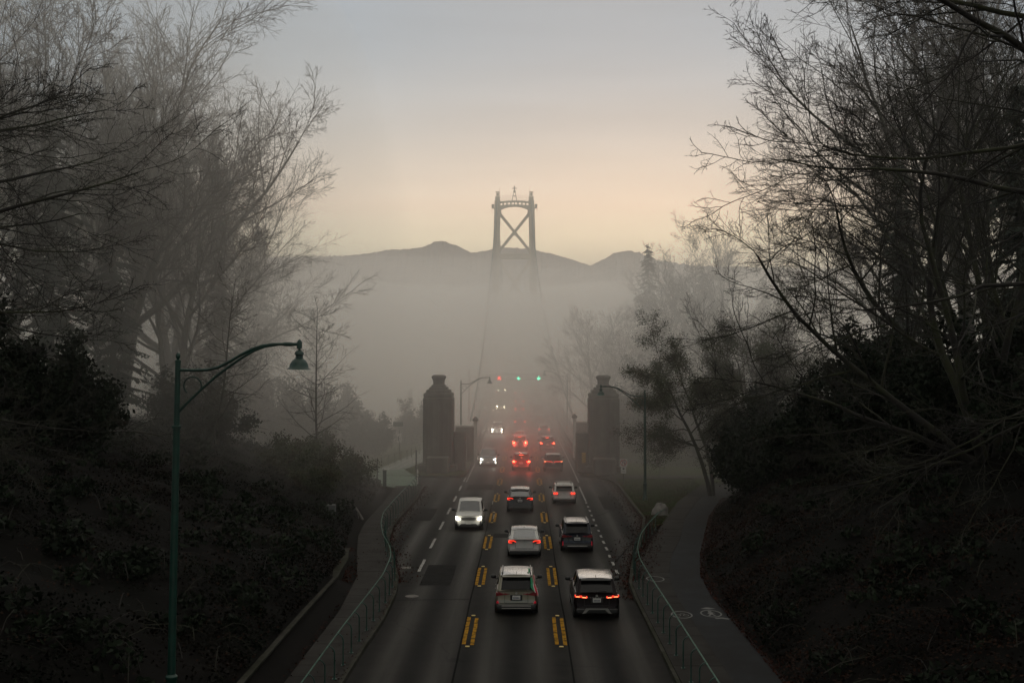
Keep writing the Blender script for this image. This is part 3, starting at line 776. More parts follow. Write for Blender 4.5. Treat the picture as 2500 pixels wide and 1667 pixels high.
# top railing and beacon frame
mb = MB()
for zz in (ZT - 1.2, ZT - .6, ZT): mb.tube([(-5, -.6, zz + .3), (0, -.6, zz + .35), (5, -.6, zz + .3)], .035, 4)
for k in range(-8, 9): mb.tube([(k * .6, -.6, ZT - 2.4), (k * .6, -.6, ZT + .3)], .03, 4)
obj("top_railing", mb, M_STEEL, br)
mb = MB()
for sx in (-1, 1):
    for sy in (-1, 1): mb.tube([(sx * .95, sy * .8, ZT - 2), (sx * .22, sy * .2, ZT + 1.5)], .10, 5)
mb.box((0, 0, ZT + 1.7), (.75, .6, .6)); mb.tube([(0, 0, ZT + 1.9), (0, 0, ZT + 3.5)], .15, 6); mb.tube([(-.8, 0, ZT + 2.7), (.8, 0, ZT + 2.7)], .14, 6); mb.box((0, 0, ZT + .3), (1.0, .9, .1))
obj("beacon_frame", mb, M_STEEL, br)
for sx in (-1, 1): obj("portal_lamp", MB().box((sx * 1.45 + 3.4, -1.0, DZ + 7.6), (.35, .3, .35), bev=.05), M_HEAD_FAR, br)
obj("portal_lamp_bar", MB().box((0, -.8, DZ + 7.9), (11, .2, .2)), M_STEEL, br)
# deck, sidewalks, stiffening truss and railings
def deck_strip(name, xo0, xo1, z0, z1, y0, y1, m, step=6.0):
    V, F = [], []
    for i, y in enumerate(np.arange(y0, y1, step)):
        c = road_x(y) - TXc; z = road_z(y)
        V += [(c + xo0, y - TY, z + z0), (c + xo1, y - TY, z + z0), (c + xo1, y - TY, z + z1), (c + xo0, y - TY, z + z1)]
        if i:
            b = (i - 1) * 4
            for k in range(4): F.append((b + k, b + (k + 1) % 4, b + 4 + (k + 1) % 4, b + 4 + k))
    F += [(3, 2, 1, 0), (len(V) - 4, len(V) - 3, len(V) - 2, len(V) - 1)]
    return mesh_obj(name, V, F, m, br)
deck_strip("deck", -5.3, 5.9, -1.2, -0.03, 150, 695, M_STEEL_DK)
for s0, s1 in ((-7.3, -5.32), (5.92, 7.9)): deck_strip("bridge_sidewalk", s0, s1, -.2, .2, 124 if s0 < 0 else 110.5, 695, M_CONCRETE)
for xo in (-7.2, 7.8, -5.5, 6.1):
    y0 = 126
    for zz in (1.35, .75): deck_strip("bridge_rail", xo - .05, xo + .05, zz, zz + .1, y0, 640, M_STEEL_DK)
    V, F = [], []
    for y in np.arange(y0, 330, 2.0):
        c = road_x(y) - TXc + xo; z = road_z(y); b = len(V); r = .05
        V += [(c - r, y - TY - r, z), (c + r, y - TY - r, z), (c + r, y - TY + r, z), (c - r, y - TY + r, z), (c - r, y - TY - r, z + 1.4), (c + r, y - TY - r, z + 1.4), (c + r, y - TY + r, z + 1.4), (c - r, y - TY + r, z + 1.4)]
        F += [(b, b + 1, b + 5, b + 4), (b + 1, b + 2, b + 6, b + 5), (b + 2, b + 3, b + 7, b + 6), (b + 3, b, b + 4, b + 7)]
    o = mesh_obj("rail_posts", V, F, M_STEEL_DK, br); o["kind"] = "stuff"
# main cables and hangers
def cable_z(y):
    if y <= TY:
        t = (y - 150) / (TY - 150); return 3.2 + (ZT - .8 - 3.2) * (0.42 * t + 0.58 * t * t)
    t = (y - TY) / 236.0; return DZ + 14 + (ZT - .8 - DZ - 14) * (1 - t) ** 2 + (y - TY) * .03
for sx in (-1, 1):
    ys_ = list(np.arange(150, 585, 8.0))
    pts = []
    for y in ys_:
        t = min(1, (y - 150) / (TY - 150)); off = 6.9 + (legx(ZT) - 6.9) * t
        pts.append(((road_x(y) + .3 - TXc) * (1 - t) + sx * off + (0 if y <= TY else 0), y - TY, cable_z(y)))
    obj("main_cable", MB().tube(pts, .13, 6), M_STEEL_DK, br)
    for p in pts[2:]:
        y = p[1] + TY
        if p[2] > road_z(y) + 2 and y < 480: obj("hanger", MB().tube([p, (p[0], p[1], road_z(y))], .045, 4), M_STEEL_DK, br)
# piers below the deck so that it is carried
for y in (196, 240, 290): obj("pier", MB().box((road_x(y) - TXc, y - TY, (road_z(y) - 50) / 2 - .6), (9, 1.6, road_z(y) + 50 - 1.2)), M_STEEL_DK, br)
# ------------------------------------------------------------------ overhead lane signals
GY = 207.0; gz = road_z(GY); gx0 = road_x(GY)
gr = empty("lane_signal_gantry", (gx0, GY, gz)); tag(gr, "overhead gantry carrying a red cross and two green arrows above the lanes", "gantry")
for sx in (-1, 1): obj("column", MB().tube([(sx * 9.2, 0, -1.2), (sx * 9.2, 0, 8.2)], [.22, .14], 8), M_STEEL_DK, gr, 50)
for dz, bow in ((6.9, .45), (6.1, .35)):
    obj("chord", MB().tube([(x, 0, dz + bow * (1 - (x / 9.2) ** 2)) for x in np.linspace(-9.2, 9.2, 15)], .09, 6), M_STEEL_DK, gr, 50)
for x in np.linspace(-8, 8, 9): obj("web", MB().tube([(x, 0, 6.1 + .35 * (1 - (x / 9.2) ** 2)), (x, 0, 6.9 + .45 * (1 - (x / 9.2) ** 2))], .05, 4), M_STEEL_DK, gr)
for (u, kind) in ((1218.9, 'x'), (1266, 'a'), (1314.8, 'a')):
    x = (u - 1278) * GY / F_PX - gx0; z = 10.9 - (923 - 884) * GY / F_PX - gz
    box = obj("signal_head", MB().box((x, -.25, z), (.95, .3, .95), bev=.05), M_BLACK, gr)
    if kind == 'x':
        mb = MB()
        for a in (PI / 4, -PI / 4): mb.box((x, -.44 - .01 * (a > 0), z), (.75, .03, .15), ry=a)
        obj("red_cross", mb, M_SIG_R, box)
    else:
        mb = MB().box((x, -.44, z + .08), (.15, .03, .55))
        for a in (PI / 4, -PI / 4): mb.box((x + (-.16 if a > 0 else .16), -.45 - .01 * (a > 0), z - .10), (.48, .03, .15), ry=a)
        obj("green_arrow", mb, M_SIG_G, box)

# ------------------------------------------------------------------ mountains across the inlet
ridge = [(-300, 640), (500, 628), (850, 622), (900, 618), (950, 612), (1000, 611), (1030, 608), (1065, 598), (1085, 598), (1120, 607), (1150, 618), (1200, 612), (1240, 609), (1300, 612), (1350, 620), (1400, 630), (1440, 639), (1470, 630), (1500, 618), (1530, 614), (1560, 617), (1600, 630), (1700, 640), (2000, 645), (2800, 650)]
MY = 880.0
V, F = [], []
xs = np.concatenate([np.linspace(-700, -300, 60), np.linspace(-298, 298, 420), np.linspace(300, 700, 60)])
for i, x in enumerate(xs):
    u = 1278 + x * F_PX / MY
    v = float(np.interp(u, [r[0] for r in ridge], [r[1] for r in ridge]))
    z = CAM_H + (884 - (v + (v - 618) * .45)) * MY / F_PX + 0.9 * noise.noise(Vector((x * .35, 0, 0))) + 0.75 * noise.noise(Vector((x * 1.9, 5, 0))) + 0.5 * random.random()
    V += [(x, MY - 120, -50), (x, MY - 55, z * .45), (x, MY, z), (x, MY + 90, -50)]
    if i:
        for k in range(3): F.append(((i - 1) * 4 + k, i * 4 + k, i * 4 + k + 1, (i - 1) * 4 + k + 1))
m_ = mesh_obj("mountains", V, F, M_HILL); tag(m_, kind="structure")

# ------------------------------------------------------------------ haze and fog banks
def vol_mat(name, dens, col, g=0.65):
    m = bpy.data.materials.new(name); m.use_nodes = True
    n, l = m.node_tree.nodes, m.node_tree.links
    n.clear()
    o = n.new("ShaderNodeOutputMaterial"); p = n.new("ShaderNodeVolumePrincipled")
    p.inputs["Density"].default_value = dens; p.inputs["Color"].default_value = (*col, 1)
    p.inputs["Anisotropy"].default_value = g
    l.new(p.outputs[0], o.inputs["Volume"])
    try: m.cycles.homogeneous_volume = True
    except Exception: pass
    return m
hz = obj("haze", MB().box((0, 480, 34), (1460, 1030, 172)), vol_mat("haze_air", 0.00012, (0.97, 0.965, 0.96))); tag(hz, kind="stuff")
FOG_COL = (0.999, 0.964, 0.920)
def fog_bank(dens, y0, ramp_len, plateau, rise, y1=760.0, xw=660.0, seed=0.0, x_of=None):
    X = np.concatenate([np.linspace(-xw, -80, 6), np.linspace(-60, 60, 25), np.linspace(80, xw, 6)])
    Yl = np.concatenate([np.linspace(y0, y0 + ramp_len, 14), np.linspace(y0 + ramp_len + 15, 420, 14), np.linspace(450, y1, 6)])
    bot = -50.5
    V, F = [], []
    nX, nY = len(X), len(Yl)
    for j, y in enumerate(Yl):
        for i, x in enumerate(X):
            t = min(1.0, (y - y0) / ramp_len); t = t * t * (3 - 2 * t)
            z = -2.0 + (plateau + rise * max(0, y - 150) + 2.0) * t + (2.2 * noise.noise(Vector((x * .03, y * .02, seed))) + 4 * noise.noise(Vector((x * .008, y * .006, seed)))) * t
            V.append((x, y, z))
    for j, y in enumerate(Yl):
        for i, x in enumerate(X): V.append((x, y, bot))
    o = nX * nY
    for j in range(nY - 1):
        for i in range(nX - 1):
            a = j * nX + i
            F.append((a, a + 1, a + nX + 1, a + nX)); F.append((o + a, o + a + nX, o + a + nX + 1, o + a + 1))
    for j in range(nY - 1):
        a = j * nX; F.append((a, a + nX, o + a + nX, o + a)); a = j * nX + nX - 1; F.append((a, o + a, o + a + nX, a + nX))
    for i in range(nX - 1):
        F.append((i, o + i, o + i + 1, i + 1)); a = (nY - 1) * nX + i; F.append((a, a + 1, o + a + 1, o + a))
    ob = mesh_obj("fog_bank", V, F, vol_mat("fog_air", dens, FOG_COL)); tag(ob, kind="stuff")
    return ob
fog_bank(0.0020, 54, 60, 62, 0.0, seed=1.0)
fog_bank(0.0066, 66, 45, 25, 0.014, seed=2.0)
fog_bank(0.0060, 84, 45, 22, 0.030, seed=3.0)
fog_bank(0.0028, 112, 60, 19, 0.045, seed=4.0)
fog_bank(0.0042, 142, 60, 18, 0.074, seed=5.0)

def mist_patch(dens, c, r, seed):                # a drifting patch of thicker mist between the trees
    V, F = [], []
    nu, nv = 28, 16
    for j in range(nv + 1):
        ph = PI * (j / nv - .5)
        for i in range(nu):
            th = 2 * PI * i / nu
            d = Vector((math.cos(th) * math.cos(ph), math.sin(th) * math.cos(ph), math.sin(ph)))
            k = 1 + .16 * noise.noise(d * 1.7 + Vector((seed, 0, 0)))
            V.append((c[0] + d.x * r[0] * k, c[1] + d.y * r[1] * k, c[2] + d.z * r[2] * k))
    for j in range(nv):
        for i in range(nu): F.append((j * nu + i, j * nu + (i + 1) % nu, (j + 1) * nu + (i + 1) % nu, (j + 1) * nu + i))
    tag(mesh_obj("fog_bank", V, F, vol_mat("fog_air", dens, FOG_COL)), kind="stuff")
mist_patch(0.0080, (-37, 88, 18), (29, 34, 32), 3.0)
mist_patch(0.0085, (-36, 89, 20), (20, 26, 24), 6.0)
mist_patch(0.0055, (38, 88, 20), (24, 30, 28), 9.0)

# ------------------------------------------------------------------ vegetation generators
def rot_about(d, ang, az):
    """d (n,3) unit; tilt by ang towards azimuth az around it"""
    ref = np.where(np.abs(d[:, 2:3]) < 0.9, np.array([[0, 0, 1.0]]), np.array([[1.0, 0, 0]]))
    u = np.cross(d, ref); u /= np.linalg.norm(u, axis=1, keepdims=True)
    w = np.cross(d, u)
    k = np.cos(az)[:, None] * u + np.sin(az)[:, None] * w
    return d * np.cos(ang)[:, None] + k * np.sin(ang)[:, None]
def tubes(P, R, n):
    """P (N,K,3) polylines, R (N,K) radii -> verts, quads"""
    N, K, _ = P.shape
    D = np.empty_like(P); D[:, 1:-1] = P[:, 2:] - P[:, :-2]; D[:, 0] = P[:, 1] - P[:, 0]; D[:, -1] = P[:, -1] - P[:, -2]
    D /= np.maximum(1e-9, np.linalg.norm(D, axis=2, keepdims=True))
    main = D.mean(axis=1)
    ref = np.where(np.abs(main[:, 2:3]) < 0.8, np.array([[0, 0, 1.0]]), np.array([[1.0, 0, 0]]))[:, None, :]
    U = np.cross(D, np.broadcast_to(ref, D.shape)); U /= np.maximum(1e-9, np.linalg.norm(U, axis=2, keepdims=True))
    W = np.cross(D, U)
    a = 2 * PI * np.arange(n) / n
    V = P[:, :, None, :] + R[:, :, None, None] * (np.cos(a)[None, None, :, None] * U[:, :, None, :] + np.sin(a)[None, None, :, None] * W[:, :, None, :])
    idx = np.arange(N * K * n).reshape(N, K, n)
    a0 = idx[:, :-1, :]; a1 = np.roll(idx, -1, axis=2)[:, :-1, :]; b0 = idx[:, 1:, :]; b1 = np.roll(idx, -1, axis=2)[:, 1:, :]
    F = np.stack([a0, a1, b1, b0], axis=-1).reshape(-1, 4)
    return V.reshape(-1, 3), F
def grow(rng, start, dirs, length, rad, levels):
    """returns list of (P,R,sides) per level"""
    out = []
    pos, d, L, r = [np.array(a, float) for a in (start, dirs, length, rad)]
    d /= np.linalg.norm(d, axis=1, keepdims=True)
    for li, lv in enumerate(levels):
        K = lv['k']; N = len(L)
        P = np.empty((N, K + 1, 3)); P[:, 0] = pos; Dk = np.empty((N, K + 1, 3)); cur = d.copy(); Dk[:, 0] = cur
        for k in range(K):
            cur = cur + rng.normal(0, lv['wob'], (N, 3)); cur[:, 2] += lv.get('up', 0.0)
            cur /= np.linalg.norm(cur, axis=1, keepdims=True)
            P[:, k + 1] = P[:, k] + cur * (L / K)[:, None]; Dk[:, k + 1] = cur
        T = np.linspace(0, 1, K + 1)
        Rr = np.maximum(lv['rmin'], r[:, None] * (1 - lv.get('taper', .75) * T[None, :]))
        out.append((P, Rr, lv['s']))
        if li == len(levels) - 1: break
        nx_ = levels[li + 1]
        c = nx_['n']
        par = np.repeat(np.arange(N), c)
        t = np.tile((np.arange(c) + .5) / c, N) + rng.uniform(-.5, .5, N * c) / c
        t = nx_['t0'] + (nx_.get('t1', 1.0) - nx_['t0']) * t
        if nx_.get('tip', True):
            t[::c] = 0.995
        ft = np.clip(t, 0, .999) * K; i0 = ft.astype(int); fr = (ft - i0)[:, None]
        pos2 = P[par, i0] * (1 - fr) + P[par, i0 + 1] * fr
        d2 = Dk[par, np.minimum(i0 + 1, K)]
        ang = np.radians(rng.normal(nx_['ang'], nx_.get('asd', 8), N * c)) * np.where(t > .98, .4, 1.0)
        if nx_.get('spiral'):
            az = (np.tile(np.arange(c), N) * 2.4 + np.repeat(rng.uniform(0, 6.28, N), c)) + rng.normal(0, .4, N * c)
        else: az = rng.uniform(0, 2 * PI, N * c)
        if nx_.get('flat', 0):                       # sprays lie flatter
            az = np.where(rng.random(N * c) < nx_['flat'], np.where(rng.random(N * c) < .5, 0, PI) + rng.normal(0, .35, N * c), az)
        d2 = rot_about(d2, ang, az)
        L2 = L[par] * nx_['ratio'] * rng.uniform(.65, 1.25, N * c) * (1 - nx_.get('fall', .45) * t)
        r2 = np.minimum(r[par] * (1 - lv.get('taper', .75) * t) * nx_.get('rr', .6), r[par])
        pos, d, L, r = pos2, d2, L2, np.maximum(r2, nx_['rmin'])
    return out
def merge(parts):
    Vs, Fs, o = [], [], 0
    for P, R, n in parts:
        v, f = tubes(P, R, n); Vs.append(v); Fs.append(f + o); o += len(v)
    return np.concatenate(Vs), np.concatenate(Fs)
def leaf_quads(rng, C, size, N=None, elong=1.6):
    """small folded leaf faces at centres C"""
    n = len(C)
    a = rng.normal(0, 1, (n, 3)); 
    if N is not None: a = a * .55 + N
    a /= np.linalg.norm(a, axis=1, keepdims=True)
    b = rng.normal(0, 1, (n, 3)); u = np.cross(a, b); u /= np.maximum(1e-6, np.linalg.norm(u, axis=1, keepdims=True)); w = np.cross(a, u)
    s = size * rng.uniform(.6, 1.4, n)[:, None]
    V = np.stack([C - u * s * elong / 2, C + w * s / 2, C + u * s * elong / 2, C - w * s / 2], axis=1).reshape(-1, 3)
    return V, np.arange(n * 4).reshape(-1, 4)

GROUPS = {}
def tree_thing(name, rng_seed, trunk, levels, split, bark, twig, leaves=None):
    rng = np.random.default_rng(rng_seed)
    start, dirs, length, rad = trunk
    lv = grow(rng, start, dirs, length, rad, levels)
    root = empty(name)
    v, f = merge(lv[:split]); np_obj("trunk", v, f, bark, root, smooth=True)
    v, f = merge(lv[split:]); np_obj("crown", v, f, twig, root, smooth=False)
    if leaves:
        mat_, num, size, spread, lev = leaves
        P = lv[lev][0].reshape(-1, 3)
        C = P[rng.integers(0, len(P), num)] + rng.normal(0, spread, (num, 3))
        v, f = leaf_quads(rng, C, size); np_obj("foliage", v, f, mat_, root)
    return root
def place(root, x, y, rz, s, label, cat="tree", group=None, first=False, lean=(0, 0), z=None):
    o = root if first else copy_tree(root)
    zz = ground_z(x, y) - 0.25 if z is None else z
    o.location = (x, y, zz); o.scale = (s, s, s); o.rotation_euler = (lean[0], lean[1], rz)
    tag(o, label, cat, group)
    return o
L_ = dict
# tall fan-shaped maple, 26 m
maple_levels = [L_(k=7, wob=.05, up=.02, rmin=.05, s=9, taper=.55),
    L_(n=12, t0=.22, ang=38, asd=11, ratio=1.25, fall=.35, k=8, wob=.075, up=.035, rmin=.03, s=7, rr=.6, taper=.8, spiral=True),
    L_(n=12, t0=.16, ang=36, asd=9, ratio=.50, fall=.35, k=6, wob=.09, up=.03, rmin=.018, s=4, rr=.5, taper=.7),
    L_(n=10, t0=.12, ang=38, asd=10, ratio=.50, fall=.4, k=4, wob=.12, up=.02, rmin=.011, s=3, rr=.55, taper=.6),
    L_(n=7, t0=.12, ang=38, asd=12, ratio=.48, fall=.4, k=3, wob=.15, up=.02, rmin=.008, s=3, rr=.6, taper=.5),
    L_(n=3, t0=.2, ang=40, asd=12, ratio=.5, fall=.3, k=2, wob=.2, up=.02, rmin=.007, s=3, rr=.7, taper=.3)]
mapleA = tree_thing("maple_tree", 11, ([(0, 0, 0)], [(.03, .02, 1)], [11.0], [.42]), maple_levels, 2, M_BARK, M_TWIG)
mapleB = tree_thing("maple_tree", 23, ([(0, 0, 0), (.3, .2, 0)], [(-.14, .05, 1), (.22, -.1, 1)], [12.0, 9.5], [.34, .28]),
    [dict(maple_levels[0]), dict(maple_levels[1], n=7, ang=36), *maple_levels[2:5], dict(maple_levels[5], n=2)], 2, M_BARK, M_TWIG)
# spreading mossy tree with long low limbs (close to the camera)
spread_levels = [L_(k=7, wob=.06, up=.02, rmin=.06, s=10, taper=.5),
    L_(n=13, t0=.25, ang=66, asd=12, ratio=1.0, fall=.25, k=10, wob=.10, up=.028, rmin=.03, s=8, rr=.55, taper=.82, spiral=True),
    L_(n=9, t0=.18, ang=36, asd=10, ratio=.46, fall=.35, k=7, wob=.12, up=.02, rmin=.016, s=5, rr=.5, taper=.75, flat=.5),
    L_(n=8, t0=.12, ang=40, asd=12, ratio=.46, fall=.4, k=5, wob=.15, up=.015, rmin=.009, s=4, rr=.55, taper=.6, flat=.4),
    L_(n=6, t0=.1, ang=44, asd=14, ratio=.42, fall=.4, k=3, wob=.2, up=.03, rmin=.006, s=3, rr=.6, taper=.5),
    L_(n=2, t0=.3, ang=45, asd=12, ratio=.42, fall=.3, k=2, wob=.25, up=.03, rmin=.0045, s=3, rr=.7, taper=.3)]
tz = [17.0, 15.2, 13.2, 11.6, 18.8, 20.0, 16.2, 9.8, 14.0, 18.0, 15.0, 19.5]
tdir = [(-1, .05, .05), (-1, .22, .0), (-1, -.12, .05), (-1, .18, -.04), (-1, .05, .28), (-.8, -.1, .7), (-1, -.25, .12), (-1, .3, -.02), (.6, 1, .1), (.9, -.4, .3), (-.2, 1, .15), (.2, .3, 1)]
tlen = [14.5, 12.5, 12, 11, 13, 11, 12.5, 9, 9, 9, 10, 9]
limb_levels = [L_(k=14, wob=.115, up=-.004, rmin=.022, s=8, taper=.85),
    L_(n=13, t0=.14, ang=40, asd=12, ratio=.40, fall=.45, k=8, wob=.12, up=.018, rmin=.013, s=5, rr=.48, taper=.78, flat=.35),
    L_(n=9, t0=.10, ang=42, asd=12, ratio=.42, fall=.4, k=5, wob=.16, up=.012, rmin=.0085, s=4, rr=.55, taper=.6),
    L_(n=6, t0=.1, ang=46, asd=14, ratio=.40, fall=.4, k=3, wob=.2, up=.03, rmin=.006, s=3, rr=.6, taper=.5),
    L_(n=2, t0=.3, ang=45, asd=12, ratio=.42, fall=.3, k=2, wob=.25, up=.03, rmin=.0045, s=3, rr=.7, taper=.3)]
spreadA = tree_thing("spreading_tree", 5, ([(0, 0, z) for z in tz], tdir, tlen, [.16, .13, .12, .10, .13, .12, .11, .09, .12, .12, .12, .16]), limb_levels, 1, M_BARK_MOSS, M_TWIG_MOSS)
tk = MB().tube([(.1, 0, -1), (0, 0, 2), (.05, .05, 6), (-.05, 0, 10), (0, 0, 15), (0, .02, 19.6), (.05, .05, 21)], [.48, .40, .36, .32, .27, .2, .12], 12)
obj("main_stem", tk, M_BARK_MOSS, spreadA, 60)
# multi-stemmed mossy tree whose stems fan out from the ground
fan_levels = [L_(k=12, wob=.11, up=.005, rmin=.04, s=8, taper=.75),
    L_(n=12, t0=.18, ang=40, asd=12, ratio=.52, fall=.45, k=8, wob=.10, up=.012, rmin=.02, s=6, rr=.5, taper=.8),
    L_(n=9, t0=.15, ang=40, asd=12, ratio=.42, fall=.35, k=6, wob=.13, up=.012, rmin=.011, s=4, rr=.55, taper=.7),
    L_(n=8, t0=.1, ang=42, asd=12, ratio=.42, fall=.4, k=4, wob=.17, up=.015, rmin=.007, s=3, rr=.6, taper=.5),
    L_(n=4, t0=.15, ang=44, asd=12, ratio=.45, fall=.3, k=2, wob=.2, up=.02, rmin=.005, s=3, rr=.6, taper=.4)]
fd = [(-1.1, .1, 1.0), (-.8, -.3, 1.3), (-.35, .3, 1.5), (-1.4, .2, .55), (-.1, -.2, 1.5), (-1.0, .5, .25), (.5, .2, 1.3)]
fanA = tree_thing("fan_tree", 41, ([(0.25 * i, .1 * i, 0) for i in range(7)], fd, [15, 16, 17, 12, 16, 9, 13], [.2, .22, .24, .16, .22, .12, .2]), fan_levels, 2, M_BARK_MOSS, M_TWIG_MOSS)
# slender young tree
slimA = tree_thing("young_tree", 8, ([(0, 0, 0)], [(.02, 0, 1)], [13.0], [.12]),
    [L_(k=9, wob=.03, up=.02, rmin=.015, s=6, taper=.88),
     L_(n=38, t0=.2, ang=62, asd=10, ratio=.34, fall=.65, k=6, wob=.10, up=.03, rmin=.012, s=4, rr=.45, taper=.7, spiral=True, tip=False),
     L_(n=8, t0=.15, ang=38, asd=10, ratio=.42, fall=.4, k=4, wob=.14, up=.02, rmin=.008, s=3, rr=.6, taper=.5),
     L_(n=5, t0=.15, ang=40, asd=10, ratio=.45, fall=.4, k=3, wob=.16, up=.02, rmin=.006, s=3, rr=.6, taper=.4)], 1, M_BARK, M_TWIG)
# olive-leaved tree with drooping sprays
oliveA = tree_thing("olive_leaved_tree", 77, ([(0, 0, 0), (.2, .2, 0)], [(-.30, -.05, 1), (.1, .1, 1)], [10.5, 10.0], [.20, .18]),
    [L_(k=7, wob=.08, up=.0, rmin=.03, s=7, taper=.7),
     L_(n=11, t0=.3, ang=58, asd=14, ratio=.52, fall=.3, k=7, wob=.10, up=-.02, rmin=.018, s=5, rr=.5, taper=.75, spiral=True),
     L_(n=9, t0=.2, ang=42, asd=12, ratio=.42, fall=.35, k=5, wob=.13, up=-.015, rmin=.01, s=3, rr=.55, taper=.6),
     L_(n=7, t0=.1, ang=44, asd=12, ratio=.42, fall=.3, k=3, wob=.16, up=.0, rmin=.006, s=3, rr=.6, taper=.5)], 2, M_BARK_MOSS, M_TWIG_MOSS,
    leaves=(M_LEAF_OLIVE, 60000, .062, .26, 3))

def conifer_thing(seed, H=24.0, width=4.2, dense=1.0):
    rng = np.random.default_rng(seed)
    root = empty("conifer_tree")
    zs = np.linspace(0, H, 9); P = np.zeros((1, 9, 3)); P[0, :, 2] = zs; P[0, :, 0] = rng.normal(0, .05, 9)
    v, f = tubes(P, (0.32 * (1 - zs / H * .95))[None, :], 8); np_obj("trunk", v, f, M_BARK, root, smooth=True)
    nb = int(300 * dense)
    t = np.sort(rng.uniform(.10, .985, nb)); zb = t * H
    Lb = width * (1 - t) ** .75 * rng.uniform(.6, 1.2, nb) + .35
    az = rng.uniform(0, 2 * PI, nb)
    d = np.stack([np.cos(az), np.sin(az), rng.normal(.02, .12, nb)], 1); d /= np.linalg.norm(d, axis=1, keepdims=True)
    K = 6; Pb = np.empty((nb, K + 1, 3)); Pb[:, 0] = np.stack([np.zeros(nb), np.zeros(nb), zb], 1); cur = d.copy()
    for k in range(K):
        cur[:, 2] -= .10; cur /= np.linalg.norm(cur, axis=1, keepdims=True); Pb[:, k + 1] = Pb[:, k] + cur * (Lb / K)[:, None]
    Vb, Fb = tubes(Pb, np.linspace(.05, .015, K + 1)[None, :].repeat(nb, 0), 3)
    # needle sprays along the boughs
    m = int(46 * dense)
    par = np.repeat(np.arange(nb), m); tt = rng.uniform(.12, 1, nb * m) * K; i0 = np.minimum(tt.astype(int), K - 1); fr = (tt - i0)[:, None]
    B = Pb[par, i0] * (1 - fr) + Pb[par, i0 + 1] * fr
    dirb = Pb[par, i0 + 1] - Pb[par, i0]; dirb /= np.linalg.norm(dirb, axis=1, keepdims=True)
    sd = np.cross(dirb, np.array([[0, 0, 1.0]])); sd /= np.linalg.norm(sd, axis=1, keepdims=True)
    sgn = rng.choice([-1, 1], len(B))[:, None]
    ln = (.55 * (1 - tt / K * .55) * rng.uniform(.5, 1.2, len(B)) * np.clip(Lb[par] / 3, .35, 1.0))[:, None]
    tip = B + (sd * sgn + dirb * .7 + np.array([[0, 0, -.45]]) + rng.normal(0, .22, B.shape)) * ln
    wv = dirb * (.10 + .05 * rng.random((len(B), 1)))
    Vn = np.stack([B - wv, B + wv, tip + wv * .3, tip - wv * .3], 1).reshape(-1, 3)
    Fn = np.arange(len(B) * 4).reshape(-1, 4) + len(Vb)
    np_obj("crown", np.concatenate([Vb, Vn]), np.concatenate([Fb, Fn]), M_NEEDLE, root)
    return root
conA = conifer_thing(3, 24, 4.4, 1.15)
conB = conifer_thing(9, 20, 3.4, 1.0)

# evergreen shrub made of leaf clumps on stems
def shrub_thing(seed, name, R, H, num, lm, size=.11):
    rng = np.random.default_rng(seed)
    root = empty(name)
    ns = 26
    az = rng.uniform(0, 2 * PI, ns); d = np.stack([np.cos(az) * .9, np.sin(az) * .9, rng.uniform(.5, 1.8, ns)], 1)
    lv = grow(rng, np.zeros((ns, 3)), d, np.full(ns, H * .95) * rng.uniform(.6, 1.1, ns), np.full(ns, .035),
              [L_(k=5, wob=.12, up=-.02, rmin=.015, s=4, taper=.6), L_(n=8, t0=.25, ang=40, asd=14, ratio=.42, fall=.3, k=4, wob=.15, up=.0, rmin=.008, s=3, rr=.5)])
    v, f = merge(lv); np_obj("stems", v, f, M_BARK_MOSS, root)
    P = np.concatenate([lv[1][0][:, 1:].reshape(-1, 3), lv[0][0][:, 3:].reshape(-1, 3)])
    P = P * np.array([R / H, R / H, 1.0])
    clump = P[rng.integers(0, len(P), num)] + rng.normal(0, .22, (num, 3))
    clump[:, 2] = np.abs(clump[:, 2])
    v, f = leaf_quads(rng, clump, size); np_obj("foliage", v, f, lm, root)
    return root
bushA = shrub_thing(4, "evergreen_shrub", 3.2, 4.2, 22000, M_LEAF_DARK, .13)
bushB = shrub_thing(14, "evergreen_shrub", 2.6, 2.6, 14000, M_LEAF_OLIVE, .10)

# ---- placing: left side
g1 = "bare maples in the mist above the ivy bank"
place(mapleA, -33.5, 93, 0.3, 1.70, "tall bare maple with two leaning trunks behind the nearest street lamp", group=g1, first=True, lean=(0, .12))
place(mapleB, -32.5, 105, 2.0, 1.62, "misty bare maple whose fine crown edge stands out against the pale sky", group=g1, first=True, lean=(0, .10))
place(mapleA, -41.0, 110, 3.6, 1.85, "pale bare maple rising highest over the conifers on the ivy bank", group=g1)
place(mapleB, -38.5, 84, 4.2, 1.6, "dark bare maple in front of the conifers on the ivy bank", group=g1, lean=(0, .05))
place(mapleA, -48, 98, 1.3, 1.95, "bare maple filling the upper corner behind the dark overhanging twigs", group=g1)
place(mapleB, -35.0, 122, 5.2, 1.4, "faint bare maple farthest along the foggy cycle path", group=g1, lean=(0, .08))
place(mapleB, -29.5, 96, 3.4, 1.2, "smaller bare maple with low spreading twigs between the lamp head and the slender tree", group=g1)
place(slimA, -16.4, 90, 0.5, 1.0, "slender young bare tree with layered twigs at the end of the ivy bank", group=None, first=True)
place(slimA, -21.5, 78, 2.5, .95, "thin young bare tree half lost in front of the big maples", lean=(0, -.12))
place(spreadA, -23.0, 31.0, PI - .1, .86, "dark tree reaching bare drooping branches over the nearest lamp from the edge", group="mossy spreading trees close to the overpass", first=True, z=-1.2)
place(spreadA, -29.0, 44, PI + .35, .95, "dark spreading tree behind the overhanging twigs on the ivy bank", group="mossy spreading trees close to the overpass", z=.8)
gc = "dark conifers on the headland"
place(conA, -33.5, 80, 0, 1.0, "dark conifer standing among the misty maples on the ivy bank", group=gc, first=True)
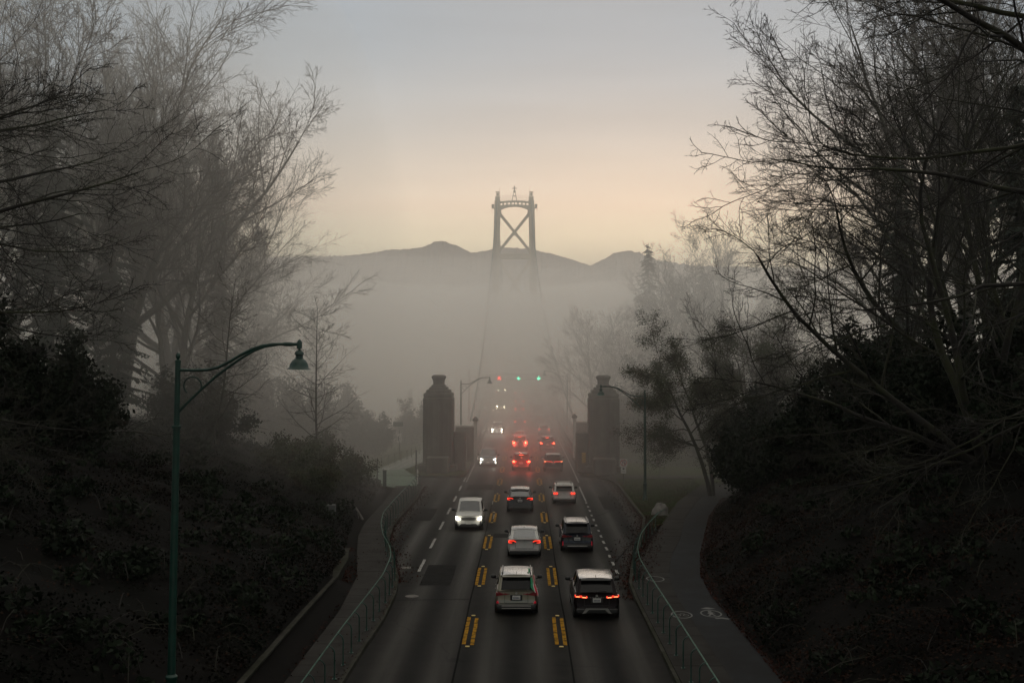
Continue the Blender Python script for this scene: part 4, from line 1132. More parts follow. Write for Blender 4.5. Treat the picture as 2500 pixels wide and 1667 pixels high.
place(conB, -30.5, 84, 1, .95, "shorter dark conifer tucked behind the maple trunks", group=gc, first=True)
place(conA, -38.5, 70, 2, 1.15, "dense dark conifer at the shaded edge of the ivy bank", group=gc)
place(conB, -35.5, 62, 3, 1.1, "dark conifer low behind the overhanging branches", group=gc)
place(conA, -43, 80, 4, 1.2, "tall conifer closing the view above the ivy bank", group=gc)
place(conA, -46, 92, 5, 1.35, "tallest grey conifer behind the bare maples", group=gc)
place(conB, -27, 100, 4, 1.0, "grey conifer showing faintly below the maple crowns", group=gc)
gf = "faint conifers in the fog beyond the pylons"
for (x, y, s, lab, pr) in [(-21.5, 215, .9, "ghostly pointed conifer next to the stone pylon cap", conB),
        (-33, 178, 1.0, "ghostly conifer beside the slender young tree", conB), (-16.5, 225, .7, "small ghostly conifer just clear of the bridge rail", conB), (-40, 170, 1.3, "large ghostly conifer behind the misty maple crown", conA),
        (22, 200, 1.35, "pointed conifer whose tip breaks the mountain ridge", conA), (30, 190, 1.15, "broad conifer dissolving in fog beside the pointed one", conA), (36, 170, 1.2, "foggy conifer behind the olive-leaved tree", conB)]:
    place(pr, x, y, x, s, lab, group=gf)
# ---- placing: right side
g2 = "bare trees in the fog beyond the lawn"
place(mapleB, 12.0, 176, 1.0, .98, "rounded ghostly bare tree beside the bridge cable", group=g2, z=-1.5)
place(mapleA, 31, 172, 2.2, 1.45, "tall pale bare tree whose thin top reaches the warm sky", group=g2, lean=(0, -.02))
place(mapleB, 24, 168, 3.1, 1.15, "bare tree with upright twigs in front of the ridge conifer", group=g2)
place(mapleA, 18.5, 182, 4.4, .95, "ghostly bare tree filling the gap below the ridge", group=g2, z=-2)
g3 = "bare maples on the shaded bank beyond the bicycle path"
place(mapleA, 32.5, 82, 1.1, 1.6, "bare maple with thick grey trunk behind the mossy fan of stems", group=g3, lean=(0, -.08))
place(mapleB, 38, 88, 2.9, 1.75, "bare maple with pale vertical trunks against the evening sky", group=g3)
place(mapleA, 31, 94, 5.0, 1.25, "misty bare maple over the end of the bicycle path", group=g3, lean=(0, -.1))
place(mapleB, 46, 100, 0.6, 1.9, "bare maple deep behind the thick grey trunks", group=g3)
place(mapleB, 19.5, 97, 4.6, .72, "small bare tree leaning over the lawn footpath", group=g3, lean=(0, -.1))
place(fanA, 20.0, 50, 0.15, .95, "mossy many-stemmed tree fanning low branches toward the bicycle path", first=True)
place(fanA, 27, 66, 0.5, 1.15, "second mossy many-stemmed tree fanning out behind the first", z=None)
place(spreadA, 19.6, 31, 0.0, 1.0, "near mossy tree with a thick limb stretched across the evening sky", group="mossy spreading trees close to the overpass", z=.4)
place(oliveA, 15.2, 92, 0.0, 1.0, "olive-leaved tree drooping over the arm of the lawn street lamp", first=True)
place(oliveA, 19.8, 97, 1.8, 1.12, "olive-leaved tree with russet sprays beside the white square sign")
place(conA, 33, 66, 1, 1.0, "black conifer behind the thick grey trunks", group=gc)
place(conB, 28.0, 64, 2, .95, "black conifer filling the shade under the many-stemmed trees", group=gc)
place(conA, 39, 74, 3, 1.2, "tall black conifer at the dim edge beyond the maples", group=gc)
place(conB, 26.0, 78, 3, .9, "black conifer above the dark hedge of shrubs", group=gc)
gb = "dark evergreen shrubs below the trees"
first = True
for (x, y, s, lab) in [(15.6, 76, 1.0, "dark evergreen shrub right where the bicycle path disappears"), (18.5, 70, 1.25, "tall dark evergreen shrub behind the bend of the bicycle path"), (17.0, 82, 1.1, "dark evergreen shrub under the olive-leaved trees"),
        (20.5, 62, 1.3, "dark evergreen shrub under the second many-stemmed tree"), (22.5, 54, 1.4, "black evergreen shrub uphill of the many-stemmed tree"), (20, 86, 1.3, "dark evergreen shrub reaching the lawn footpath"), (24, 72, 1.5, "big dark evergreen shrub among the black conifers"), (23, 45, 1.4, "black evergreen shrub on the shaded bank above the leaf litter"),
        (-25.5, 63, 1.3, "dark evergreen shrub on top of the ivy bank below the maples"), (-29, 56, 1.4, "black evergreen shrub at the shaded top of the ivy bank"), (-24, 84, 1.2, "dark evergreen shrub between the maple trunks")]:
    place(bushA, x, y, x * 3, s, lab, cat="shrub", group=gb, first=first); first = False
first = True
gl = "olive-green shrubs at the end of the ivy bank"
for (x, y, s, lab) in [(-14.2, 88, 1.0, "olive-green shrub beside the dark green post box"), (-16.5, 84, 1.15, "rounded olive-green shrub uphill of the handrail bend"), (-17.5, 94, 1.0, "olive-green shrub below the slender young tree"), (-14.5, 79, .8, "low olive-green shrub nearest the retaining wall end")]:
    place(bushB, x, y, x * 2, s, lab, cat="shrub", group=gl, first=first); first = False

# ---- the forest goes on unseen behind the camera; conifers added to darken the foreground
gk = "unseen conifers added by the overpass to shade the road"
for i, (x, y, sc_) in enumerate([(-21, 8, 1.7), (-19.5, -6, 1.8), (-20, -20, 1.7), (20.5, 10, 1.7), (19.5, -5, 1.8), (20, -19, 1.7), (-26, 20, 1.7), (26, 20, 1.7)]):
    place([conA, conB][i % 2], x, y, i * 1.3, sc_, "unseen shading conifer " + ['beside the overpass end on the ivy side', 'two trunks back from the overpass on the ivy side', 'farthest back on the ivy side', 'beside the overpass end on the bicycle path side', 'two trunks back on the bicycle path side', 'farthest back on the bicycle path side', 'above the nearest street lamp', 'uphill of the near mossy tree'][i], group=gk)

gd = "dim hedges in the fog around the bridge plaza"
for i, (x, y, sc_, lab) in enumerate([(-18.5, 131, 1.1, "dim hedge in fog just behind the pale cycle path"), (-25, 122, 1.6, "dim hedge in fog left of the guide sign"), (-31, 117, 2.3, "dim tall hedge in fog at the ivy bank's far end"), (-23, 145, 1.6, "dim hedge in fog behind the guide sign"), (-14.5, 152, 1.2, "dim hedge in fog seen beside the stone pylon by the oncoming lane"),
        (13.5, 137, 1.7, "dim hedge in fog beside the pale birch trunk"), (20, 129, 2.0, "dim hedge in fog behind the blank white sign"), (27, 121, 2.2, "dim tall hedge in fog behind the olive-leaved trees"), (17, 152, 2.3, "dim hedge in fog under the rounded ghostly tree")]):
    place(bushA, x, y, i * 1.7, sc_, lab, cat="shrub", group=gd)

# ---- ivy and leaf litter
rng = np.random.default_rng(99)
def scatter(n, sampler, zfun, m, size, name, lift=.06, up=True):
    X, Y = sampler(n)
    Z = np.array([zfun(a, b) for a, b in zip(X, Y)])
    C = np.stack([X, Y, Z + rng.uniform(.0, lift, len(X))], 1)
    N = np.tile(np.array([[0, 0, 1.0]]), (len(X), 1)) if up else None
    v, f = leaf_quads(rng, C, size, N, elong=1.25)
    o = np_obj(name, v, f, m); tag(o, kind="stuff"); return o
def bank_sampler(side, ymin, ymax, wid):
    def s(n):
        Y = ymin + (ymax - ymin) * rng.random(n) ** 1.25
        foot = np.interp(Y, FLY, FLX) if side < 0 else np.interp(Y, FRY, FRX)
        D = wid * rng.random(n) ** 1.25
        return foot + side * (D + .05), Y
    return s
def ivy_z(x, y):
    return ground_z(x, y) + 0.28 * (noise.noise(Vector((x * .9, y * .9, 3))) + .5) * min(1, 1.0)
def clumpy(base, f, thr):
    def s(n):
        X, Y = base(int(n * 1.9))
        k = np.array([noise.noise(Vector((a * f, b * f, 7.7))) + .5 * noise.noise(Vector((a * f * 3, b * f * 3, 2.2))) for a, b in zip(X, Y)])
        m = (k + rng.normal(0, .18, len(k))) > thr
        return X[m][:n], Y[m][:n]
    return s
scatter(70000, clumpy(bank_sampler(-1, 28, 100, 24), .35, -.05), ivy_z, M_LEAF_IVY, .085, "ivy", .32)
M_LEAF_BROWN = mat("dead_leaf", (0.020, 0.0085, 0.0045), 0.8, vary=0.5, scale=3.0, spec=0.1)
scatter(9000, clumpy(bank_sampler(-1, 28, 96, 22), .3, .0), ivy_z, M_LEAF_BROWN, .075, "fallen_leaves", .30)
scatter(16000, clumpy(bank_sampler(1, 28, 80, 9), .3, -.1), ivy_z, M_LEAF_BROWN, .075, "fallen_leaves", .26)
# low brambles and ferns standing in clumps on both banks
cc = []
for i in range(520):
    side = -1 if i % 2 else 1
    y = 27 + 70 * rng.random() ** 1.15; foot = np.interp(y, FLY, FLX) if side < 0 else np.interp(y, FRY, FRX)
    x = foot + side * (1.0 + 22 * rng.random()); r = rng.uniform(.35, 1.15); n_ = int(110 * r)
    z = ground_z(x, y)
    th = rng.uniform(0, 2 * PI, n_); ph = np.arccos(rng.uniform(0, 1, n_)); rr = r * rng.uniform(.55, 1.05, n_)
    cc.append(np.stack([x + rr * np.cos(th) * np.sin(ph), y + rr * np.sin(th) * np.sin(ph), z + .85 * rr * np.cos(ph)], 1))
v, f = leaf_quads(rng, np.concatenate(cc), .13, None, 2.2)
tag(np_obj("undergrowth", v, f, M_LEAF_DARK), kind="stuff")
# fallen sticks and bramble canes on both banks
P = []
for i in range(900):
    side = -1 if i % 2 else 1
    y = 30 + 62 * rng.random() ** 1.2; foot = np.interp(y, FLY, FLX) if side < 0 else np.interp(y, FRY, FRX)
    x = foot + side * (0.6 + 21 * rng.random()); a = rng.uniform(0, PI); L = rng.uniform(.6, 2.6); up = rng.uniform(.1, .7)
    z = ground_z(x, y) + .1
    P.append([(x + math.cos(a) * L * (t - .5), y + math.sin(a) * L * (t - .5), max(ground_z(x + math.cos(a) * L * (t - .5), y + math.sin(a) * L * (t - .5)) + .12, z + up * 4 * t * (1 - t))) for t in (0, .25, .5, .75, 1)])
v, f = tubes(np.array(P), np.tile(np.array([[.016, .014, .012, .010, .006]]), (900, 1)), 3)
tag(np_obj("undergrowth", v, f, M_TWIG_MOSS, smooth=False), kind="stuff")
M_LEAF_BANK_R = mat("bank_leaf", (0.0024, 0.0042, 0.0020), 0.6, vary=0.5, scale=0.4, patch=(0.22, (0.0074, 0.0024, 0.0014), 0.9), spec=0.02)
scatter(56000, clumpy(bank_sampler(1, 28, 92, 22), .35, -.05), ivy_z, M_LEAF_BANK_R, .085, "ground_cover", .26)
def litter_sampler(fx, y0, y1, wa, wb, p=1.0):
    def s(n):
        Y = rng.uniform(y0, y1, n); X = np.array([fx(a) for a in Y]); return X + (wa + (wb - wa) * rng.random(n)) * rng.random(n) ** p, Y
    return s
scatter(7000, litter_sampler(lambda y: PLX(y) - .9, 24, 66, 0, 1.05), lambda x, y: .10, M_LEAF_LITTER, .07, "fallen_leaves", .10)
scatter(2600, litter_sampler(lambda y: curb_l(y) + .05, 56, 99, 0, 1.3, 2.0), lambda x, y: .02, M_LEAF_LITTER, .07, "fallen_leaves", .05)
scatter(4200, litter_sampler(lambda y: curb_r(y) - .05, 52, 104, 0, -1.6, 2.0), lambda x, y: .02, M_LEAF_LITTER, .07, "fallen_leaves", .05)
scatter(2600, litter_sampler(lambda y: curb_r(y) + .2, 56, 80, 0, 1.5, 1.0), lambda x, y: .12, M_LEAF_LITTER, .07, "fallen_leaves", .05)
scatter(5000, litter_sampler(lambda y: PRX2(y) - .15, 26, 90, 0, 1.1, 1.3), lambda x, y: max(.13, ground_z(x, y)), M_LEAF_LITTER, .07, "fallen_leaves", .10)
scatter(700, litter_sampler(lambda y: curb_l(y) - .1, 26, 95, 0, -1.9, 1.6), lambda x, y: .14, M_LEAF_LITTER, .06, "fallen_leaves", .02)
# lawn blades
def lawn_s(n):
    Y = rng.uniform(76, 105, n); X = 8.5 + rng.random(n) * (np.array([RIN(a) for a in Y]) - 8.6); return X, Y
X, Y = lawn_s(26000)
b = rng.normal(0, .03, (len(X), 2)); h = rng.uniform(.03, .08, len(X))
V = np.stack([np.stack([X - .015, Y, np.full(len(X), .1)], 1), np.stack([X + .015, Y, np.full(len(X), .1)], 1), np.stack([X + b[:, 0], Y + b[:, 1], .1 + h], 1)], 1).reshape(-1, 3)
tag(np_obj("grass", V, np.arange(len(V)).reshape(-1, 3), M_GRASS), kind="stuff")

# ------------------------------------------------------------------ vehicles
# A car is built with its rear bumper at y = 0, its nose at y = L, standing on z = 0.
TYPES = {
 'suv':   dict(L=4.6, W=1.85, H=1.69, belt=1.06, hood=1.07, nose=.92, cowl=.72, ws=.565, rg=.055, rr=.13, tum=.76, clr=.24, wr=.36, fa=.20, ra=.80, tail=1.04),
 'lux':   dict(L=4.8, W=1.95, H=1.66, belt=1.08, hood=1.05, nose=.86, cowl=.74, ws=.60, rg=.045, rr=.17, tum=.76, clr=.26, wr=.38, fa=.19, ra=.80, tail=1.10),
 'sedan': dict(L=4.7, W=1.85, H=1.44, belt=.93, hood=.90, nose=.68, cowl=.77, ws=.57, rg=.09, rr=.34, tum=.76, clr=.17, wr=.34, fa=.19, ra=.79, tail=1.02),
 'fast':  dict(L=4.75, W=1.92, H=1.62, belt=1.02, hood=.95, nose=.74, cowl=.78, ws=.58, rg=.055, rr=.27, tum=.72, clr=.19, wr=.36, fa=.19, ra=.80, tail=1.10),
 'wagon': dict(L=4.3, W=1.77, H=1.45, belt=.92, hood=.90, nose=.70, cowl=.745, ws=.59, rg=.06, rr=.16, tum=.78, clr=.17, wr=.33, fa=.20, ra=.80, tail=.95),
 'box':   dict(L=4.7, W=1.88, H=1.85, belt=1.14, hood=1.14, nose=1.0, cowl=.72, ws=.62, rg=.02, rr=.055, tum=.84, clr=.28, wr=.39, fa=.20, ra=.80, tail=1.12),
}
def build_car(kind, label, cat, P, lights, group="vehicles queuing onto the bridge", rails=False, crossbars=False, front=False,
              spare=False, fin=True, spoiler=True, letters=None, flag=False, roof_mat=None, detail=2, lampz=None, skid=None, reflect=False, third=False, light_glow=None, glass_grey=None, plate=True):
    T = TYPES[kind]; L, W, H = T['L'], T['W'], T['H']; hw = W / 2
    root = empty("car"); tag(root, label, cat, group)
    # ---- body shell
    ysf = [0.0, .02, .07, .14, .24, .36, .5, .62, T['cowl'], .84, .91, .96, .985, 1.0]
    def wid(t):
        e = 1.0
        if t < .10: e = 1 - .13 * ((.10 - t) / .10) ** 2.2
        if t > .88: e = 1 - .20 * ((t - .88) / .12) ** 2.0
        return hw * e
    def top(t):
        if t <= .07: return T['tail']
        if t < T['cowl']: return T['tail'] + (T['belt'] - T['tail']) * min(1, (t - .07) / .25)
        u = (t - T['cowl']) / (1 - T['cowl'])
        return T['hood'] - (T['hood'] - T['nose']) * u ** 2.6
    def sec(t, y):
        w_ = wid(t); z1 = top(t); c = T['clr']
        zb = c + (.06 if .03 < t < .97 else .12)
        pts = [(0, zb), (w_ * .80, zb), (w_ * .94, zb + .09), (w_ * .995, zb + .26), (w_, c + (z1 - c) * .55), (w_ * .975, c + (z1 - c) * .78), (w_ * .93, z1 - .05), (w_ * .87, z1 - .005), (w_ * .5, z1 + .02), (0, z1 + .03)]
        return pts
    n = 10
    V, F = [], []
    M = 2 * n - 2
    for t in ysf:
        p = sec(t, t * L)
        ringp = p + [(-x, z) for x, z in p[-2:0:-1]]
        for (x, z) in ringp:
            y = t * L
            if t <= .02:   # rear face: bumper stands out, hatch leans in
                zz = (z - T['clr']) / (T['tail'] - T['clr'])
                y += (.02 if zz < .42 else .09 + .10 * max(0, zz - .42)) if t == 0 else .03 + (.10 if zz > .42 else 0)
                y += .07 * (abs(x) / hw) ** 3
            if t >= .985:
                zz = (z - T['clr']) / (T['nose'] - T['clr']); y -= .05 * max(0, zz - .4) + .14 * (abs(x) / hw) ** 2.5
            V.append((x, y, z))
    for i in range(len(ysf) - 1):
        for k in range(M):
            k2 = (k + 1) % M
            F.append((i * M + k, i * M + k2, (i + 1) * M + k2, (i + 1) * M + k)[::-1])
    def cap(o, flip):
        for k in range(n - 1):
            a, b = o + k, o + k + 1
            c_, d = o + (M - k) % M, o + (M - k - 1) % M
            if k == 0: q = (a, b, d)
            elif k == n - 2: q = (a, b, c_)
            else: q = (a, b, d, c_)
            F.append(q if not flip else q[::-1])
    cap(0, False); cap((len(ysf) - 1) * M, True)
    body = mesh_obj("body", V, F, P, root, 38)
    # ---- cabin
    yr0, yr1, yf1, yf0 = T['rg'] * L, T['rr'] * L, T['ws'] * L, T['cowl'] * L
    zb0 = T['tail'] - .02; zbf = T['hood'] - .02
    wb = hw * .90; wt = hw * T['tum']
    def roofz(y):
        u = (y - yr1) / (yf1 - yr1); return H - .035 - .05 * (1 - math.sin(PI * min(1, max(0, .12 + .76 * u)))) - (.03 if kind in ('fast', 'sedan') else 0) * (1 - u) 
    st = [(yr0, zb0, wb * .93, None), (yr1, roofz(yr1), wt * .97, None), ((yr1 * .6 + yf1 * .4), roofz(yr1 * .6 + yf1 * .4), wt, None), (yf1, roofz(yf1), wt * .97, None), (yf0, zbf, wb * .93, None)]
    G_ = glass_grey or M_GLASS
    def band(a, b, frac, off, nm, m, flare=1.0):       # strip between two stations, |x| < frac * w
        mb = MB(); k = 8
        V = []
        for (y, z, w_, _) in (a, b):
            for i in range(k + 1):
                x = (-1 + 2 * i / k) * w_ * frac
                cr_ = .03 * (1 - (x / w_) ** 2)
                V.append((x, y + (-cr_ * 1.6 if nm == 'rear_window' and z < H - .3 else 0), z + cr_ + off))
        F = [(i, i + 1, k + 2 + i, k + 1 + i) for i in range(k)]
        mb.add(V, F); return obj(nm, mb, m, root, 30)
    band(st[0], st[1], 1.0, 0.0, "rear_pillar", P)
    a, b = st[0], st[1]
    lerp = lambda s, t, u: tuple(s[i] + (t[i] - s[i]) * u for i in range(3)) + (None,)
    gl = lerp(a, b, .06); gh = lerp(a, b, .90)
    rw_ = band(gl, gh, .86 if kind != 'sedan' else .84, .012, "rear_window", G_)
    band(st[3], st[4], 1.0, 0.0, "front_pillar", P)
    band(lerp(st[3], st[4], .05), lerp(st[3], st[4], .96), .89, .012, "windshield", G_)
    # roof
    mb = MB(); k = 8; V = []; ysr = np.linspace(yr1 - .05, yf1 + .03, 7)
    for y in ysr:
        w_ = wt * (1.0 if yr1 + .3 < y < yf1 - .3 else .975)
        for i in range(k + 1):
            x = (-1 + 2 * i / k) * w_; V.append((x, y, roofz(y) + .018 + .045 * (1 - abs(x / w_) ** 3)))
    F = [(j * (k + 1) + i, j * (k + 1) + i + 1, (j + 1) * (k + 1) + i + 1, (j + 1) * (k + 1) + i) for j in range(6) for i in range(k)]
    roof = obj("roof", mb.add(V, F), roof_mat or P, root, 40)
    ledge = MB().box((0, yr1 - .04, roofz(yr1) + .005), (wt * 1.9, .10, .05), bev=.02); obj("roof_edge", ledge, P, roof, 40)
    # sides: glass with painted surrounds
    for s in (-1, 1):
        lo = [(s * wb * .93, yr0, zb0), (s * wb * .98, yr1, T['belt'] - .01), (s * wb, (yr1 + yf1) / 2, T['belt'] - .01), (s * wb * .98, yf1, T['belt'] - .01), (s * wb * .93, yf0, zbf)]
        hi = [(s * wt * .97, yr1, roofz(yr1)), (s * wt, st[2][0], st[2][1]), (s * wt * .97, yf1, roofz(yf1))]
        V = lo + hi; F = [(0, 1, 5), (1, 2, 6, 5), (2, 3, 7, 6), (3, 4, 7)]
        if s > 0: F = [q[::-1] for q in F]
        obj("side_window", MB().add(V, F), M_GLASS, root)
        o_ = s * .012
        obj("side_pillar", MB().tube([Vector(lo[0]) + Vector((o_, 0, 0)), Vector(hi[0]) + Vector((o_, .02, 0)), Vector(hi[1]) + Vector((o_, 0, .01)), Vector(hi[2]) + Vector((o_, 0, 0)), Vector(lo[4]) + Vector((o_, 0, 0))], .038, 6), P, root, 60)
        if detail > 1:
            obj("side_pillar", MB().tube([Vector(lo[2]) + Vector((o_, 0, 0)), Vector(hi[1]) + Vector((o_, 0, 0))], .03, 4), M_TRIM, root)
            obj("window_trim", MB().tube([Vector(lo[1]) + Vector((o_, -.2, .01)), Vector(lo[2]) + Vector((o_, 0, .01)), Vector(lo[3]) + Vector((o_, 0, .01))], .016, 4), M_CHROME, root)
        # mirrors
        my = yf0 - .32
        mb = MB().box((s * (hw + .13), my, T['belt'] + .08), (.24, .14, .17), bev=.05); mb.box((s * (hw - .0), my + .02, T['belt'] + .0), (.14, .06, .05))
        obj("mirror", mb, M_TRIM if not front else P if kind == 'x' else M_TRIM, root, 50)
        if detail > 1:
            for yh in (.33, .52): obj("door_handle", MB().box((s * (hw + .008), yh * L, T['belt'] - .17), (.03, .2, .03), bev=.01), P, root)
            obj("sill", MB().box((s * hw * .985, L * .5, T['clr'] + .12), (.08, L * .42, .12), bev=.03), M_TRIM, root)
    # wheels
    for s in (-1, 1):
        for f in (T['fa'], T['ra']):
            yw = L * (f if f < .5 else f)
            obj("wheel_arch", MB().cyl_x((s * (hw - .10), yw, T['wr'] + .02), T['wr'] + .065, .215, 24), M_TRIM, root, 40)
            wh = obj("wheel", MB().cyl_x((s * (hw - .12), yw, T['wr']), T['wr'], .235, 24), M_TYRE, root, 40)
            if detail > 1:
                mb = MB().cyl_x((s * (hw - .005), yw, T['wr']), T['wr'] * .62, .02, 20)
                obj("rim", mb, M_RIM, wh, 40)
    # rear detail
    tl = T['tail']; zl = lampz or (tl - .12); yb = .05
    lower = MB().box((0, .06, T['clr'] + .13), (W * .90, .16, .22), bev=.05); obj("lower_bumper", lower, M_TRIM, root, 40)
    if detail > 1:
        obj("bumper_crease", MB().box((0, .028, T['clr'] + .30), (W * .78, .03, .018), bev=.005), M_TRIM, root)
        mb = MB()
        for s in (-1, 1): mb.box((s * W * .27, .115, tl - .3), (.015, .02, .38))
        mb.box((0, .11, tl - .50), (W * .54, .02, .015))
        obj("hatch_seam", mb, M_TRIM, root)
    def rear_poly(poly, m, y0=.035, y1=.16, nm="tail_light", both=True):
        for s in ((-1, 1) if both else (1,)):
            q = [(s * x, z) for x, z in poly]
            if s < 0: q = q[::-1]
            obj(nm, MB().prism_y(q, y0, y1), m, root)
    rear_m = dict(off=M_TAIL_OFF, on=M_TAIL_ON, brake=M_BRAKE)
    if not front:
        st_, ml = lights
        lm = rear_m.get(ml, M_TAIL_ON)
        if st_ == 'wedge':
            rear_poly([(hw * .52, zl - .02), (hw * .93, zl - .08), (hw * .95, zl + .08), (hw * .80, zl + .10)], lm, .06, .2)
            rear_poly([(hw * .30, zl + .00), (hw * .52, zl - .03), (hw * .56, zl + .04)], lm, .05, .18)
        elif st_ == 'velar':
            rear_poly([(hw * .40, zl - .06), (hw * .97, zl - .03), (hw * .97, zl + .10), (hw * .40, zl + .03)], M_TAIL_OFF, .07, .2)
            for (xa, xb, dz) in ((.42, .66, 0), (.71, .93, .03)):
                rear_poly([(hw * xa, zl - .045 + dz), (hw * xb, zl - .03 + dz), (hw * xb, zl - .005 + dz), (hw * xa, zl - .02 + dz)], M_TAIL_HOT, .05, .12)
                rear_poly([(hw * xa, zl - .045 + dz), (hw * (xa + .035), zl - .045 + dz), (hw * (xa + .035), zl + .03 + dz), (hw * xa, zl + .02 + dz)], M_TAIL_ON, .048, .12)
                rear_poly([(hw * (xb - .03), zl - .03 + dz), (hw * (xb + .01), zl - .03 + dz), (hw * (xb + .03), zl + .06 + dz), (hw * (xb), zl + .05 + dz)], M_TAIL_ON, .046, .12)
        elif st_ == 'c':
            rear_poly([(hw * .50, zl), (hw * .62, zl + .075), (hw * .94, zl + .085), (hw * .97, zl - .07), (hw * .78, zl - .09), (hw * .55, zl - .03)], M_TAIL_OFF, .07, .2)
            rear_poly([(hw * .50, zl - .015), (hw * .62, zl + .065), (hw * .92, zl + .075), (hw * .92, zl + .045), (hw * .64, zl + .035), (hw * .54, zl - .02)], lm, .045, .12)
            rear_poly([(hw * .90, zl - .06), (hw * .96, zl - .06), (hw * .95, zl + .075), (hw * .89, zl + .07)], lm, .044, .12)
            rear_poly([(hw * .74, zl - .075), (hw * .94, zl - .065), (hw * .94, zl - .04), (hw * .74, zl - .05)], lm, .046, .12)
        elif st_ == 'oval':
            for (xa, xb) in ((.56, .74), (.76, .95)):
                c = (xa + xb) / 2 * hw; rx = (xb - xa) / 2 * hw
                rear_poly([(c + rx * math.cos(a), zl + .07 * math.sin(a)) for a in np.linspace(0, 2 * PI, 12, endpoint=False)][::-1], lm if xa > .7 else M_TAIL_ON, .05, .2)
        elif st_ == 'bar':
            rear_poly([(hw * .10, zl - .06), (hw * .18, zl - .005), (hw * .92, zl + .01), (hw * .92, zl + .04), (hw * .16, zl + .025), (hw * .07, zl - .04)], lm, .05, .15)
            rear_poly([(hw * .74, zl - .005), (hw * .93, zl - .005), (hw * .93, zl + .045), (hw * .74, zl + .045)], M_TAIL_HOT, .04, .15)
        elif st_ == 'vert':
            rear_poly([(hw * .84, zl - .16), (hw * .96, zl - .16), (hw * .96, zl + .14), (hw * .86, zl + .14)], lm, .04, .2)
        else:
            rear_poly([(hw * .70, zl - .07), (hw * .95, zl - .08), (hw * .96, zl + .07), (hw * .78, zl + .08)], lm, .05, .2)
            rear_poly([(hw * .55, zl - .04), (hw * .69, zl - .05), (hw * .74, zl + .05), (hw * .60, zl + .03)], M_TAIL_ON if ml != 'off' else M_TAIL_OFF, .055, .2)
        if reflect: rear_poly([(hw * .80, T['clr'] + .30), (hw * .93, T['clr'] + .31), (hw * .90, T['clr'] + .40), (hw * .84, T['clr'] + .39)] if reflect == 1 else [(hw * .87, T['clr'] + .16), (hw * .92, T['clr'] + .16), (hw * .91, T['clr'] + .40), (hw * .87, T['clr'] + .40)], M_REFLEX, .012, .1, "reflector")
        if third: obj("brake_light", MB().box((0, yr1 - .13, roofz(yr1) - .03), (.42, .06, .06), bev=.01), M_BRAKE, root)
        if plate:
            pz = tl - .27 if kind != 'sedan' else tl - .16
            pl = obj("number_plate", MB().box((0, .085, pz), (.34, .03, .17), bev=.01), M_PLATE, root)
            if detail > 1:
                mb = MB()
                for i in range(5): mb.box((-.11 + i * .055, .066, pz - .005), (.03, .006, .065))
                obj("plate_characters", mb, M_PLATE_INK, pl)
                obj("plate_recess", MB().box((0, .105, pz), (.52, .03, .24), bev=.01), M_TRIM, root)
        if spare:
            ang = [(.33 * math.cos(a), .33 * math.sin(a)) for a in np.linspace(0, 2 * PI, 20, endpoint=False)]
            t_ = obj("spare_wheel", MB().prism_y([(x + .1, z + .86) for x, z in ang][::-1], -.16, .08), M_TYRE, root)
            obj("rim", MB().prism_y([(x * .62 + .1, z * .62 + .86) for x, z in ang][::-1], -.175, -.10), M_RIM, t_)
        if letters:
            cu = bpy.data.curves.new("lettering", 'FONT'); cu.body = letters; cu.size = .085; cu.extrude = .004; cu.align_x = 'CENTER'; cu.space_character = 2.0
            to = bpy.data.objects.new("lettering", cu); COL.objects.link(to); 
            dg = bpy.context.evaluated_depsgraph_get()
            me = bpy.data.meshes.new_from_object(to.evaluated_get(dg)); bpy.data.objects.remove(to)
            me.materials.clear(); me.materials.append(M_CHROME)
            lo_ = bpy.data.objects.new("lettering", me); COL.objects.link(lo_); lo_.parent = root
            lo_.location = (0, .055, zl - .055); lo_.rotation_euler = (PI / 2, 0, 0)
        if skid == 'vee':
            obj("skid_plate", MB().prism_y([(-.62, T['clr'] + .03), (-.48, T['clr'] + .06), (-.34, T['clr'] + .20), (.34, T['clr'] + .20), (.48, T['clr'] + .06), (.62, T['clr'] + .03), (.46, T['clr'] + .25), (-.46, T['clr'] + .25)], -.045, .03), M_CHROME, root)
        if skid == 'strip': obj("skid_plate", MB().box((0, -.03, T['clr'] + .14), (W * .62, .04, .035), bev=.01), M_CHROME, root)
        if skid == 'double':
            for dz in (.02, .12): obj("bumper_strip", MB().box((0, -.025, T['clr'] + .08 + dz), (W * .68, .03, .022), bev=.008), M_CHROME, root)
        if detail > 1:
            obj("badge", MB().lathe([(0, -.01), (.05, -.01), (.05, .01), (0, .01)], (0, 0, 0), 12), M_CHROME, root).matrix_local = Matrix.Translation((0, .10, tl - .085)) @ Matrix.Rotation(PI / 2, 4, 'X')
            if kind in ('suv', 'box', 'wagon', 'lux'): obj("wiper", MB().tube([(0.02, gl[0] - .03, gl[1] + .06), (.42, gl[0] + .0, gl[1] + .09)], .012, 4), M_TRIM, root)
    # spoiler
    if spoiler and kind not in ('sedan',):
        obj("spoiler", MB().box((0, yr1 - .14, roofz(yr1) - .005), (wt * 1.75, .26, .04), bev=.015, rx=.08), P if roof_mat is None and kind != 'lux' else M_TRIM if kind == 'lux' else P, root, 40)
    if kind in ('fast', 'sedan') and not front: obj("tail_spoiler", MB().box((0, .12, tl + .02), (W * .72, .12, .03), bev=.012), P, root, 40)
